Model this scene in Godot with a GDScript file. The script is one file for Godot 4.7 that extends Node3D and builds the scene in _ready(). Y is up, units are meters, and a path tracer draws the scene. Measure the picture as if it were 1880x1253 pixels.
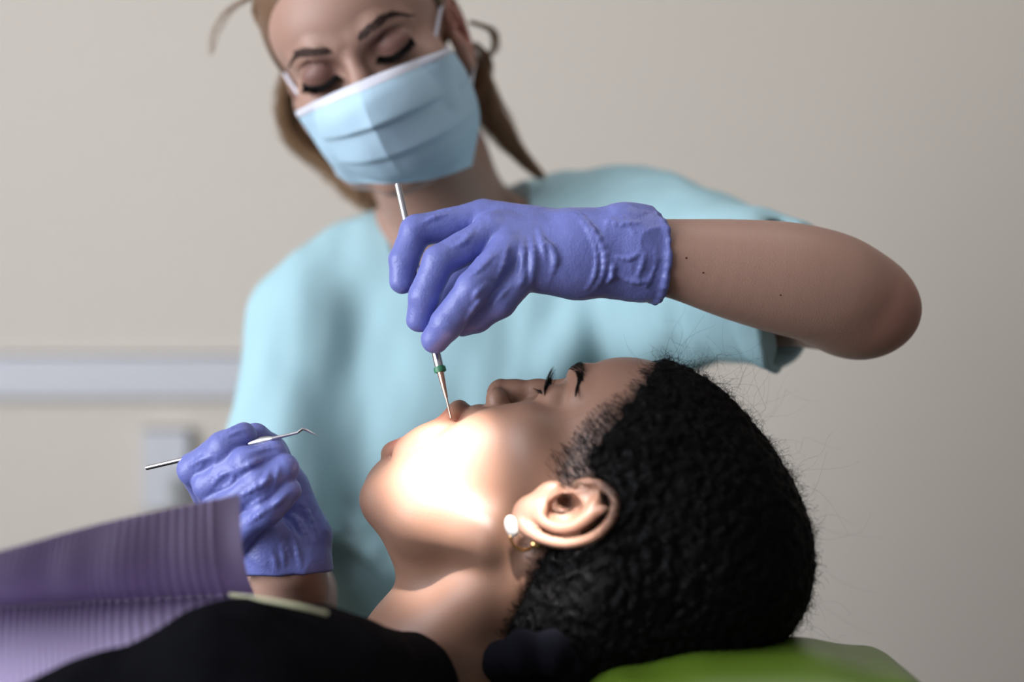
extends Node3D

# ---------------------------------------------------------------- sculpting
# A body is a field of distances: tapered capsules and ellipsoids joined by a
# smooth minimum, meshed as surface nets in small blocks.
class Field:
	var ty := PackedInt32Array()
	var op := PackedInt32Array()
	var grp := PackedInt32Array()
	var kk := PackedFloat32Array()
	var aa := PackedVector3Array()
	var dd := PackedVector3Array()
	var il := PackedFloat32Array()
	var ra := PackedFloat32Array()
	var rb := PackedFloat32Array()
	var nn := PackedVector3Array()
	var fl := PackedFloat32Array()
	var mm: Array[Basis] = []
	var ir := PackedVector3Array()
	var gk := PackedFloat32Array([0.0])
	var cur := 0
	var cell := 0.003
	var to_world := Transform3D()
	var noise: FastNoiseLite
	var noise_amp := 0.0
	var noise_scale := Vector3.ONE
	var noise2: FastNoiseLite
	var noise2_amp := 0.0
	var crumpled := []        # [centre, radius, share] of the crumpled places
	var stamps := []          # [inverse Transform3D, colour, softness]
	var base := Color(1, 1, 1)
	var lo := Vector3(1e9, 1e9, 1e9)
	var hi := Vector3(-1e9, -1e9, -1e9)
	var verts := PackedVector3Array()
	var norms := PackedVector3Array()
	var cols := PackedColorArray()
	var idx := PackedInt32Array()
	var clip_lo := Vector3(-1e9, -1e9, -1e9)
	var clip_hi := Vector3(1e9, 1e9, 1e9)

	func group(k: float) -> void:
		cur += 1
		gk.append(k)

	func _add(t: int, o: int, k: float, a: Vector3, d: Vector3, r1: float, r2: float, n: Vector3, f: float, m: Basis, inv: Vector3) -> void:
		ty.append(t); op.append(o); grp.append(cur); kk.append(k); aa.append(a); dd.append(d)
		il.append(1.0 / maxf(d.length_squared(), 1e-12)); ra.append(r1); rb.append(r2 - r1)
		nn.append(n); fl.append(f); mm.append(m); ir.append(inv)

	func _grow(p: Vector3, r: float) -> void:
		lo = lo.min(p - Vector3(r, r, r)); hi = hi.max(p + Vector3(r, r, r))

	# tapered capsule; wide > 1 widens it along the direction n
	func cone(a: Vector3, b: Vector3, r1: float, r2: float, k := 0.004, o := 0, n := Vector3.ZERO, wide := 1.0) -> void:
		_add(0, o, k, a, b - a, r1, r2, n.normalized() if n != Vector3.ZERO else n, 1.0 / wide - 1.0, Basis(), Vector3.ZERO)
		if o == 0:
			_grow(a, r1 * wide); _grow(b, r2 * wide)

	func chain(pts: Array, radii: Array, k := 0.004, o := 0) -> void:
		for i in pts.size() - 1:
			cone(pts[i], pts[i + 1], radii[i], radii[i + 1], k, o)

	# the same through a smooth curve
	func limb(pts: Array, radii: Array, k := 0.004, o := 0, per := 4) -> void:
		var last: Vector3 = pts[0]
		var lr: float = radii[0]
		for i in pts.size() - 1:
			var p1: Vector3 = pts[i]
			for s in per:
				var w := (s + 1.0) / per
				var q := p1.cubic_interpolate(pts[i + 1], pts[maxi(i - 1, 0)], pts[mini(i + 2, pts.size() - 1)], w)
				var r := cubic_interpolate(radii[i], radii[i + 1], radii[maxi(i - 1, 0)], radii[mini(i + 2, pts.size() - 1)], w)
				cone(last, q, lr, r, k, o)
				last = q
				lr = r

	func ell(c: Vector3, r: Vector3, k := 0.004, o := 0, turn := Basis()) -> void:
		var inv := Vector3(1.0 / r.x, 1.0 / r.y, 1.0 / r.z)
		var t := turn.transposed()
		var m := Basis(t.x * inv, t.y * inv, t.z * inv)
		_add(1, o, k, c, Vector3.ZERO, minf(r.x, minf(r.y, r.z)), 0.0, Vector3.ZERO, 0.0, m, inv)
		if o == 0:
			_grow(c, maxf(r.x, maxf(r.y, r.z)))

	# box with rounded edges
	func slab(c: Vector3, half: Vector3, r: float, k := 0.004, o := 0, turn := Basis()) -> void:
		_add(3, o, k, c, Vector3.ZERO, r, 0.0, Vector3.ZERO, 0.0, turn.transposed(), half - Vector3(r, r, r))
		_grow(c, half.length())

	# half space kept below the plane through c with outward normal n (smooth cut)
	func cut(c: Vector3, n: Vector3, k := 0.003) -> void:
		_add(2, 2, k, c, n.normalized(), 0.0, 0.0, Vector3.ZERO, 0.0, Basis(), Vector3.ZERO)

	func one(i: int, p: Vector3) -> float:
		if ty[i] == 0:
			var v := p - aa[i]
			var t := clampf(v.dot(dd[i]) * il[i], 0.0, 1.0)
			v -= dd[i] * t
			if fl[i] != 0.0:
				v += nn[i] * (nn[i].dot(v) * fl[i])
			return v.length() - ra[i] - rb[i] * t
		if ty[i] == 1:
			var q: Vector3 = mm[i] * (p - aa[i])
			var k0 := q.length()
			return k0 * (k0 - 1.0) / ((q * ir[i]).length() + 1e-9)
		if ty[i] == 3:
			var e: Vector3 = (mm[i] * (p - aa[i])).abs() - ir[i]
			return e.max(Vector3.ZERO).length() + minf(maxf(e.x, maxf(e.y, e.z)), 0.0) - ra[i]
		return (p - aa[i]).dot(dd[i])

	func tube(p: Vector3, a: Vector3, b: Vector3, r1: float, r2: float) -> float:
		var ab := b - a
		var t := clampf((p - a).dot(ab) / ab.length_squared(), 0.0, 1.0)
		return (p - a - ab * t).length() - lerpf(r1, r2, t)

	func at(p: Vector3, list: PackedInt32Array) -> float:
		var total := 1e6
		var acc := 1e6
		var g := 0
		for i in list:
			if grp[i] != g:
				var kg := gk[g]
				if kg > 0.0 and absf(total - acc) < kg:
					var hg := kg - absf(total - acc)
					total = minf(total, acc) - hg * hg / kg * 0.25
				else:
					total = minf(total, acc)
				acc = 1e6
				g = grp[i]
			var d := 0.0
			var t0 := ty[i]
			if t0 == 0:
				var v := p - aa[i]
				var t := clampf(v.dot(dd[i]) * il[i], 0.0, 1.0)
				v -= dd[i] * t
				if fl[i] != 0.0:
					v += nn[i] * (nn[i].dot(v) * fl[i])
				d = v.length() - ra[i] - rb[i] * t
			elif t0 == 1:
				var q: Vector3 = mm[i] * (p - aa[i])
				var k0 := q.length()
				d = k0 * (k0 - 1.0) / ((q * ir[i]).length() + 1e-9)
			elif t0 == 3:
				var e: Vector3 = (mm[i] * (p - aa[i])).abs() - ir[i]
				d = e.max(Vector3.ZERO).length() + minf(maxf(e.x, maxf(e.y, e.z)), 0.0) - ra[i]
			else:
				d = (p - aa[i]).dot(dd[i])
			var k := kk[i]
			var o := op[i]
			if o == 0:
				var df := absf(acc - d)
				if df < k:
					acc = minf(acc, d) - (k - df) * (k - df) / k * 0.25
				elif d < acc:
					acc = d
			elif o == 3:   # union with everything before, cut after
				total = minf(total, d)
			else:
				if o == 1:
					d = -d
				var df2 := absf(acc - d)
				if df2 < k:
					acc = maxf(acc, d) + (k - df2) * (k - df2) / k * 0.25
				elif d > acc:
					acc = d
		var kl := gk[g]
		if kl > 0.0 and absf(total - acc) < kl:
			var hl := kl - absf(total - acc)
			total = minf(total, acc) - hl * hl / kl * 0.25
		else:
			total = minf(total, acc)
		if neck_cut and p.y > cut_d.y - 0.04:
			total = maxf(total, -minf(tube(p, cut_a, cut_b, 0.064, 0.066), tube(p, cut_c, cut_d, 0.054, 0.012)))
		if seam.size() and absf(total) < 0.02:
			for i in seam.size() - 1:
				var g2 := tube(p, seam[i], seam[i + 1], 0.0065, 0.0065)
				var dk := absf(total + g2)
				total = maxf(total, -g2) + (pow(0.012 - dk, 2.0) / 0.012 * 0.25 if dk < 0.012 else 0.0)
		if noise_amp != 0.0 and total < 0.03 * unit and total > -0.03 * unit:
			total += noise.get_noise_3dv(p * noise_scale) * noise_amp
			if noise2_amp != 0.0:
				var share := 0.0
				for q in crumpled:
					share = maxf(share, q[2] * (1.0 - smoothstep(0.55, 1.0, p.distance_to(q[0]) / q[1])))
				if share > 0.0:
					total -= noise2.get_noise_3dv(p) * noise2_amp * share
		return total

	var neck_cut := false
	var seam := []            # a groove where two pieces of cloth meet
	var cut_a := Vector3.ZERO
	var cut_b := Vector3.ZERO
	var cut_c := Vector3.ZERO
	var cut_d := Vector3.ZERO
	var unit := 1.0            # 1 for metres, 1000 for millimetres
	var everything := PackedInt32Array()

	func full(p: Vector3) -> float:
		if everything.size() != ty.size():
			everything = PackedInt32Array(range(ty.size()))
		return at(p, everything)

	# walk from p along dir to the surface
	func hit(p: Vector3, dir: Vector3, far: float) -> Vector3:
		var t := 0.0
		for i in 120:
			var d := full(p + dir * t)
			if d < 0.0001 * unit:
				break
			t += maxf(d * 0.7, 0.00015 * unit)
			if t > far:
				break
		return p + dir * t

	func build() -> void:
		var pad := cell * 2.0 + absf(noise_amp) + absf(noise2_amp)
		var l := (lo - Vector3(pad, pad, pad)).max(clip_lo)
		var h := (hi + Vector3(pad, pad, pad)).min(clip_hi)
		var nb := Vector3i(((h - l) / (cell * 8.0)).ceil())
		var nx := nb.x * 8
		var ny := nb.y * 8
		var nz := nb.z * 8
		var sx := nx + 1
		var sxy := sx * (ny + 1)
		var grid := PackedFloat32Array()
		grid.resize(sxy * (nz + 1))
		grid.fill(1e9)
		var cells := PackedInt32Array()
		cells.resize(nx * ny * nz)
		cells.fill(-1)
		var rad := cell * 4.0 * 1.7321
		var slack := absf(noise_amp) + absf(noise2_amp)
		var blocks := []
		var lists := []
		var n := ty.size()
		var whole := PackedInt32Array(range(n))
		for bz in nb.z:
			for by in nb.y:
				for bx in nb.x:
					var c := l + (Vector3(bx, by, bz) * 8.0 + Vector3(4, 4, 4)) * cell
					var list := PackedInt32Array()
					var near := false
					for i in n:
						var d := one(i, c)
						if ty[i] == 2 or d < rad * 1.35 + kk[i] + gk[grp[i]] + slack:
							list.append(i)
							if op[i] == 0:
								near = true
					if not near:
						continue
					if absf(at(c, whole)) > rad * 1.5 + slack * 2.0:
						continue
					blocks.append(Vector3i(bx * 8, by * 8, bz * 8))
					lists.append(list)
					for z in 9:
						for y in 9:
							var row := bx * 8 + (by * 8 + y) * sx + (bz * 8 + z) * sxy
							var p := Vector3(l.x + bx * 8 * cell, l.y + (by * 8 + y) * cell, l.z + (bz * 8 + z) * cell)
							for x in 9:
								if grid[row + x] > 1e8:
									grid[row + x] = at(p, list)
								p.x += cell
		var off := PackedInt32Array([0, 1, sx, sx + 1, sxy, sxy + 1, sxy + sx, sxy + sx + 1])
		var edges := PackedInt32Array([0, 1, 2, 3, 4, 5, 6, 7, 0, 2, 1, 3, 4, 6, 5, 7, 0, 4, 1, 5, 2, 6, 3, 7])
		var corner := PackedVector3Array([Vector3(0, 0, 0), Vector3(1, 0, 0), Vector3(0, 1, 0), Vector3(1, 1, 0), Vector3(0, 0, 1), Vector3(1, 0, 1), Vector3(0, 1, 1), Vector3(1, 1, 1)])
		var where: Array[Vector3i] = []
		var v := PackedFloat32Array([0, 0, 0, 0, 0, 0, 0, 0])
		var e := cell * 0.35
		for bi in blocks.size():
			var b: Vector3i = blocks[bi]
			var list2: PackedInt32Array = lists[bi]
			for z in 8:
				for y in 8:
					var g0 := b.x + (b.y + y) * sx + (b.z + z) * sxy
					for x in 8:
						var inside := 0
						for k in 8:
							v[k] = grid[g0 + x + off[k]]
							if v[k] < 0.0:
								inside += 1
						if inside == 0 or inside == 8:
							continue
						var sum := Vector3.ZERO
						var cnt := 0
						for k in 12:
							var i0 := edges[k * 2]
							var i1 := edges[k * 2 + 1]
							if (v[i0] < 0.0) != (v[i1] < 0.0):
								sum += corner[i0].lerp(corner[i1], v[i0] / (v[i0] - v[i1]))
								cnt += 1
						var p := l + (Vector3(b.x + x, b.y + y, b.z + z) + sum / cnt) * cell
						var q1 := at(p + Vector3(e, -e, -e), list2)
						var q2 := at(p + Vector3(-e, -e, e), list2)
						var q3 := at(p + Vector3(-e, e, -e), list2)
						var q4 := at(p + Vector3(e, e, e), list2)
						var gr := Vector3(q1 - q2 - q3 + q4, -q1 - q2 + q3 + q4, -q1 + q2 - q3 + q4) / (4.0 * e)
						var d := (q1 + q2 + q3 + q4) * 0.25
						var gl := gr.length()
						if gl > 0.2:
							p -= gr * clampf(d / (gl * gl), -cell * 0.5, cell * 0.5)
						cells[b.x + x + (b.y + y) * nx + (b.z + z) * nx * ny] = verts.size()
						where.append(Vector3i(b.x + x, b.y + y, b.z + z))
						verts.append(p)
						norms.append(gr.normalized() if gl > 1e-6 else Vector3.UP)
		var nxy := nx * ny
		for i in where.size():
			var w := where[i]
			var g1 := w.x + w.y * sx + w.z * sxy
			var c0 := w.x + w.y * nx + w.z * nxy
			var s0 := grid[g1] < 0.0
			if w.y > 0 and w.z > 0 and s0 != (grid[g1 + 1] < 0.0):
				_quad(i, cells[c0 - nx], cells[c0 - nx - nxy], cells[c0 - nxy], s0)
			if w.x > 0 and w.z > 0 and s0 != (grid[g1 + sx] < 0.0):
				_quad(i, cells[c0 - nxy], cells[c0 - 1 - nxy], cells[c0 - 1], s0)
			if w.x > 0 and w.y > 0 and s0 != (grid[g1 + sxy] < 0.0):
				_quad(i, cells[c0 - 1], cells[c0 - 1 - nx], cells[c0 - nx], s0)
		if stamps.size():
			cols.resize(verts.size())
			for i in verts.size():
				cols[i] = paint(verts[i])
		var flip := to_world.basis.determinant() < 0.0
		if to_world != Transform3D():
			var nb2 := to_world.basis.orthonormalized()
			for i in verts.size():
				verts[i] = to_world * verts[i]
				norms[i] = (nb2 * norms[i]).normalized()
		assert(not flip)

	func _quad(a: int, b: int, c: int, d: int, s: bool) -> void:
		if b < 0 or c < 0 or d < 0:
			return
		if s:
			idx.append_array(PackedInt32Array([a, c, b, a, d, c]))
		else:
			idx.append_array(PackedInt32Array([a, b, c, a, c, d]))

	func stamp(c: Vector3, r: Vector3, col: Color, soft := 0.3, turn := Basis()) -> void:
		stamps.append([Transform3D(turn.scaled_local(r), c).affine_inverse(), col, soft])

	func paint(p: Vector3) -> Color:
		var col := base
		for s in stamps:
			var q: Vector3 = s[0] * p
			var r := q.length()
			if r < 1.0 + s[2]:
				col = col.lerp(s[1], smoothstep(1.0 + s[2], 1.0 - s[2], r) * s[1].a)
		col.a = 1.0
		return col

# ---------------------------------------------------------------- helpers
const FOCAL := 2611.0        # of the 50 mm lens, in pixels of the 1880 wide frame
const EYE := 1.25            # height of the camera
var rng := RandomNumberGenerator.new()
var mats := {}

# the point at depth d (metres from the camera's plane) that the photo shows at (x, y)
func P(x: float, y: float, d: float) -> Vector3:
	return Vector3((x - 940.0) * d / FOCAL, EYE - (y - 626.5) * d / FOCAL, -d)

func tag(o: Node, label := "", category := "", group := "", kind := "") -> void:
	if label: o.set_meta("label", label)
	if category: o.set_meta("category", category)
	if group: o.set_meta("group", group)
	if kind: o.set_meta("kind", kind)

func thing(called: String, at: Vector3, label: String, category: String) -> Node3D:
	var o := Node3D.new()
	o.name = called
	add_child(o, true)
	o.position = at
	tag(o, label, category)
	return o

# a mesh given in world coordinates, as a named part of parent
func put(m: Mesh, called: String, material: Material, parent: Node = self, label := "") -> MeshInstance3D:
	var o := MeshInstance3D.new()
	o.name = called
	o.mesh = m
	o.material_override = material
	parent.add_child(o, true)
	var base := Vector3.ZERO
	var up: Node = parent
	while up != self:
		base += (up as Node3D).position
		up = up.get_parent()
	o.position = -base
	if label: o.set_meta("label", label)
	return o

class Tris:
	var v := PackedVector3Array()
	var n := PackedVector3Array()
	var c := PackedColorArray()
	var i := PackedInt32Array()
	func mesh() -> ArrayMesh:
		var a := []
		a.resize(Mesh.ARRAY_MAX)
		a[Mesh.ARRAY_VERTEX] = v
		a[Mesh.ARRAY_NORMAL] = n
		if c.size() == v.size():
			a[Mesh.ARRAY_COLOR] = c
		a[Mesh.ARRAY_INDEX] = i
		var m := ArrayMesh.new()
		m.add_surface_from_arrays(Mesh.PRIMITIVE_TRIANGLES, a)
		return m
	func add_field(f: Field) -> void:
		var o := v.size()
		v.append_array(f.verts); n.append_array(f.norms)
		if f.cols.size(): c.append_array(f.cols)
		for k in f.idx: i.append(k + o)
	# a tube through pts with a radius at each, around sides
	func tube(pts: PackedVector3Array, radii: PackedFloat32Array, sides := 5, caps := true, wide := 1.0, wide_dir := Vector3.ZERO) -> void:
		var o := v.size()
		var m := pts.size()
		var u := Vector3.ZERO
		for k in m:
			var t := (pts[mini(k + 1, m - 1)] - pts[maxi(k - 1, 0)]).normalized()
			if wide_dir != Vector3.ZERO:
				u = (wide_dir - t * t.dot(wide_dir)).normalized()
			elif k == 0:
				u = t.cross(Vector3.UP if absf(t.y) < 0.9 else Vector3.RIGHT).normalized()
			else:
				u = (u - t * t.dot(u)).normalized()
			var w := t.cross(u)
			for s in sides:
				var an := TAU * s / sides
				var dir := u * cos(an) * wide + w * sin(an)
				v.append(pts[k] + dir * radii[k])
				n.append((u * cos(an) / wide + w * sin(an)).normalized())
		for k in m - 1:
			for s in sides:
				var a := o + k * sides + s
				var b := o + k * sides + (s + 1) % sides
				i.append_array(PackedInt32Array([a, a + sides, b, b, a + sides, b + sides]))
		if caps:
			for end in [0, m - 1]:
				var t2 := (pts[1] - pts[0]).normalized() * -1.0 if end == 0 else (pts[m - 1] - pts[m - 2]).normalized()
				var q := v.size()
				v.append(pts[end]); n.append(t2)
				for s in sides:
					v.append(v[o + end * sides + s]); n.append(t2)
				for s in sides:
					var a2 := q + 1 + s
					var b2 := q + 1 + (s + 1) % sides
					i.append_array(PackedInt32Array([q, a2, b2]) if end == 0 else PackedInt32Array([q, b2, a2]))
	# a grid of points [row][column]; both sides drawn by the renderer
	func sheet(rows: Array, closed := false) -> void:
		var o := v.size()
		var m: int = rows.size()
		var k: int = rows[0].size()
		for r in m:
			for s in k:
				v.append(rows[r][s])
				var s0: int = (s - 1 + k) % k if closed else maxi(s - 1, 0)
				var s1: int = (s + 1) % k if closed else mini(s + 1, k - 1)
				var du: Vector3 = rows[r][s1] - rows[r][s0]
				var dv: Vector3 = rows[mini(r + 1, m - 1)][s] - rows[maxi(r - 1, 0)][s]
				n.append(du.cross(dv).normalized())
		for r in m - 1:
			for s in (k if closed else k - 1):
				var a := o + r * k + s
				var b := o + r * k + (s + 1) % k
				i.append_array(PackedInt32Array([a, a + k, b, b, a + k, b + k]))

# the surface of revolution of (distance along the axis, radius) pairs from a towards b
func lathe(a: Vector3, b: Vector3, prof: Array, sides := 20) -> ArrayMesh:
	var t := Tris.new()
	var pts := PackedVector3Array()
	var radii := PackedFloat32Array()
	var dir := (b - a).normalized()
	for q in prof:
		pts.append(a + dir * q[0])
		radii.append(q[1])
	t.tube(pts, radii, sides)
	return t.mesh()

func curve(pts: Array, per := 6) -> PackedVector3Array:   # Catmull-Rom
	var out := PackedVector3Array()
	for k in pts.size() - 1:
		var p0: Vector3 = pts[maxi(k - 1, 0)]
		var p1: Vector3 = pts[k]
		var p2: Vector3 = pts[k + 1]
		var p3: Vector3 = pts[mini(k + 2, pts.size() - 1)]
		for s in per:
			out.append(p1.cubic_interpolate(p2, p0, p3, float(s) / per))
	out.append(pts[pts.size() - 1])
	return out

func taper(count: int, r0: float, r1: float, r2: float) -> PackedFloat32Array:
	var out := PackedFloat32Array()
	for k in count:
		var t := float(k) / maxf(1.0, count - 1)
		out.append(lerpf(r0, r1, t * 2.0) if t < 0.5 else lerpf(r1, r2, t * 2.0 - 1.0))
	return out

func box(c: Vector3, s: Vector3) -> ArrayMesh:   # with a small chamfer
	var t := Tris.new()
	var e := minf(minf(s.x, minf(s.y, s.z)) * 0.25, 0.004)
	var h := s * 0.5
	for axis in 3:
		for sg in [-1.0, 1.0]:
			var n := Vector3.ZERO
			n[axis] = sg
			var u := Vector3.ZERO
			u[(axis + 1) % 3] = 1.0
			var w := Vector3.ZERO
			w[(axis + 2) % 3] = 1.0
			var o := t.v.size()
			for q in [[-1, -1], [1, -1], [1, 1], [-1, 1]]:
				t.v.append(c + n * h + u * q[0] * (h[(axis + 1) % 3] - e) + w * q[1] * (h[(axis + 2) % 3] - e))
				t.n.append(n)
			t.i.append_array(PackedInt32Array([o, o + 2, o + 1, o, o + 3, o + 2]) if sg > 0 else PackedInt32Array([o, o + 1, o + 2, o, o + 2, o + 3]))
	for axis in 3:
		var b := (axis + 1) % 3
		var d := (axis + 2) % 3
		for s1 in [-1.0, 1.0]:
			for s2 in [-1.0, 1.0]:
				var o := t.v.size()
				var nb := Vector3.ZERO
				nb[b] = s1
				var nd := Vector3.ZERO
				nd[d] = s2
				for la in [-1.0, 1.0]:
					for w2 in 2:
						var p := c
						p[axis] += la * (h[axis] - e)
						p[b] += s1 * (h[b] - (e if w2 else 0.0))
						p[d] += s2 * (h[d] - (0.0 if w2 else e))
						t.v.append(p)
						t.n.append(((nb + nd) * 0.7071).normalized())
				t.i.append_array(PackedInt32Array([o, o + 1, o + 2, o + 1, o + 3, o + 2]))
	return t.mesh()

func noise_tex(freq: float, size := 512, octaves := 3, sd := 1, ramp: Array = []) -> NoiseTexture2D:
	var f := FastNoiseLite.new()
	f.seed = sd
	f.frequency = freq
	f.fractal_octaves = octaves
	f.noise_type = FastNoiseLite.TYPE_SIMPLEX_SMOOTH
	var t := NoiseTexture2D.new()
	t.width = size
	t.height = size
	t.seamless = true
	t.noise = f
	if ramp.size():
		var g := Gradient.new()
		g.offsets = PackedFloat32Array([0.0, 1.0])
		g.colors = PackedColorArray(ramp)
		t.color_ramp = g
	return t

func mat(called: String, col: Color, rough := 0.6, metal := 0.0) -> StandardMaterial3D:
	var m := StandardMaterial3D.new()
	m.resource_name = called
	m.albedo_color = col
	m.roughness = rough
	m.metallic = metal
	mats[called] = m
	return m

func relief(m: StandardMaterial3D, tex: Texture2D, scale: float, depth_cm: float) -> void:
	m.heightmap_enabled = true
	m.heightmap_texture = tex
	m.heightmap_scale = depth_cm
	m.uv1_triplanar = true
	m.uv1_scale = Vector3(scale, scale, scale)

# ---------------------------------------------------------------- heads
# Canonical head in millimetres: x to its own left, y up, z out of the face, origin between the ears.
func both(f: Field, c: Vector3, r: Vector3, k: float, o := 0, turn := Basis()) -> void:
	f.ell(c, r, k, o, turn)
	f.ell(Vector3(-c.x, c.y, c.z), r, k, o, Basis(turn.x * Vector3(1, -1, -1), turn.y * Vector3(-1, 1, 1), turn.z * Vector3(-1, 1, 1)))

func both_cones(f: Field, pts: Array, radii: Array, k: float, o := 0) -> void:
	f.chain(pts, radii, k, o)
	var q := []
	for p in pts:
		q.append(Vector3(-p.x, p.y, p.z))
	f.chain(q, radii, k, o)

func ear(f: Field, s: float, flat := 1.0) -> void:
	var e := func(y: float, z: float, x: float) -> Vector3: return Vector3(s * (72.0 + (x - 72.0) * flat), y, z)
	f.group(5.0)
	f.ell(e.call(2, -7, 69), Vector3(6, 26, 16), 4.0, 0, Basis(Vector3.UP, s * 0.42))
	f.ell(e.call(-19, 3, 73.5), Vector3(5.0, 13, 12.5), 6.0)
	f.limb([e.call(-1, 4, 72), e.call(9, 9.5, 70.5), e.call(20, 7.5, 73), e.call(28, 0, 77), e.call(31, -10, 81), e.call(25, -20, 83), e.call(11, -25.5, 84), e.call(-5, -23, 83), e.call(-17, -15, 80), e.call(-25, -5, 76), e.call(-28, 2, 74)],
		[1.8, 2.3, 2.7, 2.9, 3.0, 3.0, 2.9, 2.8, 3.0, 3.6, 4.0], 1.6)
	f.limb([e.call(22, -1, 74), e.call(17, -8, 78), e.call(7, -14, 80), e.call(-4, -13, 80), e.call(-12, -6, 78), e.call(-15, 1, 76)], [1.8, 3.0, 3.6, 3.4, 3.2, 3.2], 3.0)
	f.limb([e.call(24, -13, 78), e.call(17, -12, 79), e.call(10, -14, 80)], [1.8, 2.6, 3.2], 2.6)
	f.ell(e.call(0, -2, 77), Vector3(11, 11.5, 9.5), 2.5, 1)
	f.cone(e.call(0, 2, 80), e.call(-1, 6, 62), 5.5, 4.0, 2.0, 1)
	f.ell(e.call(17, 2, 79), Vector3(4, 7, 5), 2.5, 1)
	f.ell(e.call(-5, 12, 73.5), Vector3(4.2, 9.5, 6.0), 4.0)
	f.ell(e.call(-13, 3, 76.5), Vector3(3.4, 4, 3.5), 3.0)

func skull(f: Field) -> void:
	f.ell(Vector3(0, 48, -10), Vector3(74, 78, 94), 10.0)
	f.ell(Vector3(0, 50, 28), Vector3(62, 48, 62), 14.0)
	f.ell(Vector3(0, -12, 36), Vector3(60, 62, 52), 16.0)
	both(f, Vector3(44, -4, 50), Vector3(20, 16, 24), 15.0)

func eyes_and_nose(f: Field, flat: float) -> void:
	both_cones(f, [Vector3(8, 34, 82), Vector3(24, 37, 80), Vector3(42, 34, 66)], [8.0, 8.0, 7.0], 10.0)
	both(f, Vector3(31, 16, 92), Vector3(17, 11, 13), 9.0, 1)
	both(f, Vector3(31, 17, 70), Vector3(16, 13.5, 13.5), 4.0)
	f.chain([Vector3(0, 24, 85), Vector3(0, 6, 92), Vector3(0, -8, lerpf(102, 97, flat)), Vector3(0, -17, lerpf(106, 100, flat))], [7.0, 7.0, 8.0, 9.5 + flat], 5.0)
	both(f, Vector3(lerpf(11, 14, flat), -20, 93), Vector3(lerpf(6.5, 8.5, flat), 7.5, 9.5), 4.0)

func patient_head(T: Transform3D) -> Field:
	var f := Field.new()
	f.unit = 1000.0
	f.cell = 2.0
	f.to_world = T
	skull(f)
	# jaw hanging open
	both_cones(f, [Vector3(50, -52, 4), Vector3(44, -86, 34), Vector3(20, -112, 61), Vector3(8, -113, 65)], [17.0, 17.0, 15.0, 15.0], 13.0)
	f.ell(Vector3(0, -111.5, 66), Vector3(22, 18, 18.5), 7.0)
	f.ell(Vector3(0, -104, 68), Vector3(25, 20, 24), 10.0)
	f.ell(Vector3(0, -95, 32), Vector3(44, 32, 44), 16.0)
	both(f, Vector3(39, -66, 40), Vector3(21, 40, 36), 20.0)
	both(f, Vector3(34, -34, 58), Vector3(24, 30, 27), 16.0)
	f.ell(Vector3(0, -38, 74), Vector3(29, 18, 26), 12.0)
	both(f, Vector3(27, -72, 70), Vector3(11, 30, 20), 10.0)
	# mouth: cavity, then the lips around it
	f.ell(Vector3(0, -72, 90), Vector3(19.5, 21, 34), 4.0, 1)
	eyes_and_nose(f, 1.0)
	for side in [1.0, -1.0]:
		var cz := 89.0 if side > 0.0 else 76.0     # the near corner is drawn forward by the tool
		f.limb([Vector3(24 * side, -70, cz), Vector3(19 * side, -56, lerpf(cz, 95, 0.75)), Vector3(9 * side, -47.5, 99.5), Vector3(0, -48, 100)], [4.4, 5.4, 6.6, 6.2], 1.5)
		f.limb([Vector3(24 * side, -70, cz), Vector3(20 * side, -86, lerpf(cz, 90, 0.6)), Vector3(9 * side, -99, 90.5), Vector3(0, -100, 91)], [4.4, 5.4, 7.8, 8.2], 1.5)
	f.limb([Vector3(24, -58, 86), Vector3(26, -74, 86), Vector3(24, -90, 83)], [6.0, 7.0, 6.0], 6.0)
	both_cones(f, [Vector3(7, -28, 103), Vector3(7, -20, 99)], [3.2, 2.6], 2.0, 1)
	both_cones(f, [Vector3(76, 1, 3), Vector3(54, 0, 5)], [6.5, 4.0], 2.0, 1)
	# eye slit between the lids
	f.ell(Vector3(31, 14, 84), Vector3(13, 2.4, 8), 1.5, 1)
	f.ell(Vector3(-31, 14, 84), Vector3(13, 2.4, 8), 1.5, 1)
	ear(f, 1.0)
	ear(f, -1.0)
	# neck, down to the shoulders (world joints brought into the head's frame)
	f.group(16.0)
	var inv := T.affine_inverse()
	f.chain([inv * P(1000, 1010, 0.945), inv * P(915, 1090, 0.945), inv * P(818, 1225, 0.945), inv * P(740, 1340, 0.945)], [52.0, 53.0, 56.0, 60.0], 20.0)
	# the band of muscle from behind the ear to the collar bone
	f.chain([inv * P(1010, 1010, 0.885), inv * P(880, 1100, 0.90), inv * P(760, 1200, 0.915)], [14.0, 15.0, 14.0], 18.0)
	f.base = Color(0.23, 0.122, 0.083)
	f.stamp(Vector3(0, -73, 92), Vector3(30, 33, 18), Color(0.25, 0.085, 0.06), 0.12)
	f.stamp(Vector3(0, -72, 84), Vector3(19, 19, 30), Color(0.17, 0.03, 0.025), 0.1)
	return f
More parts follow.
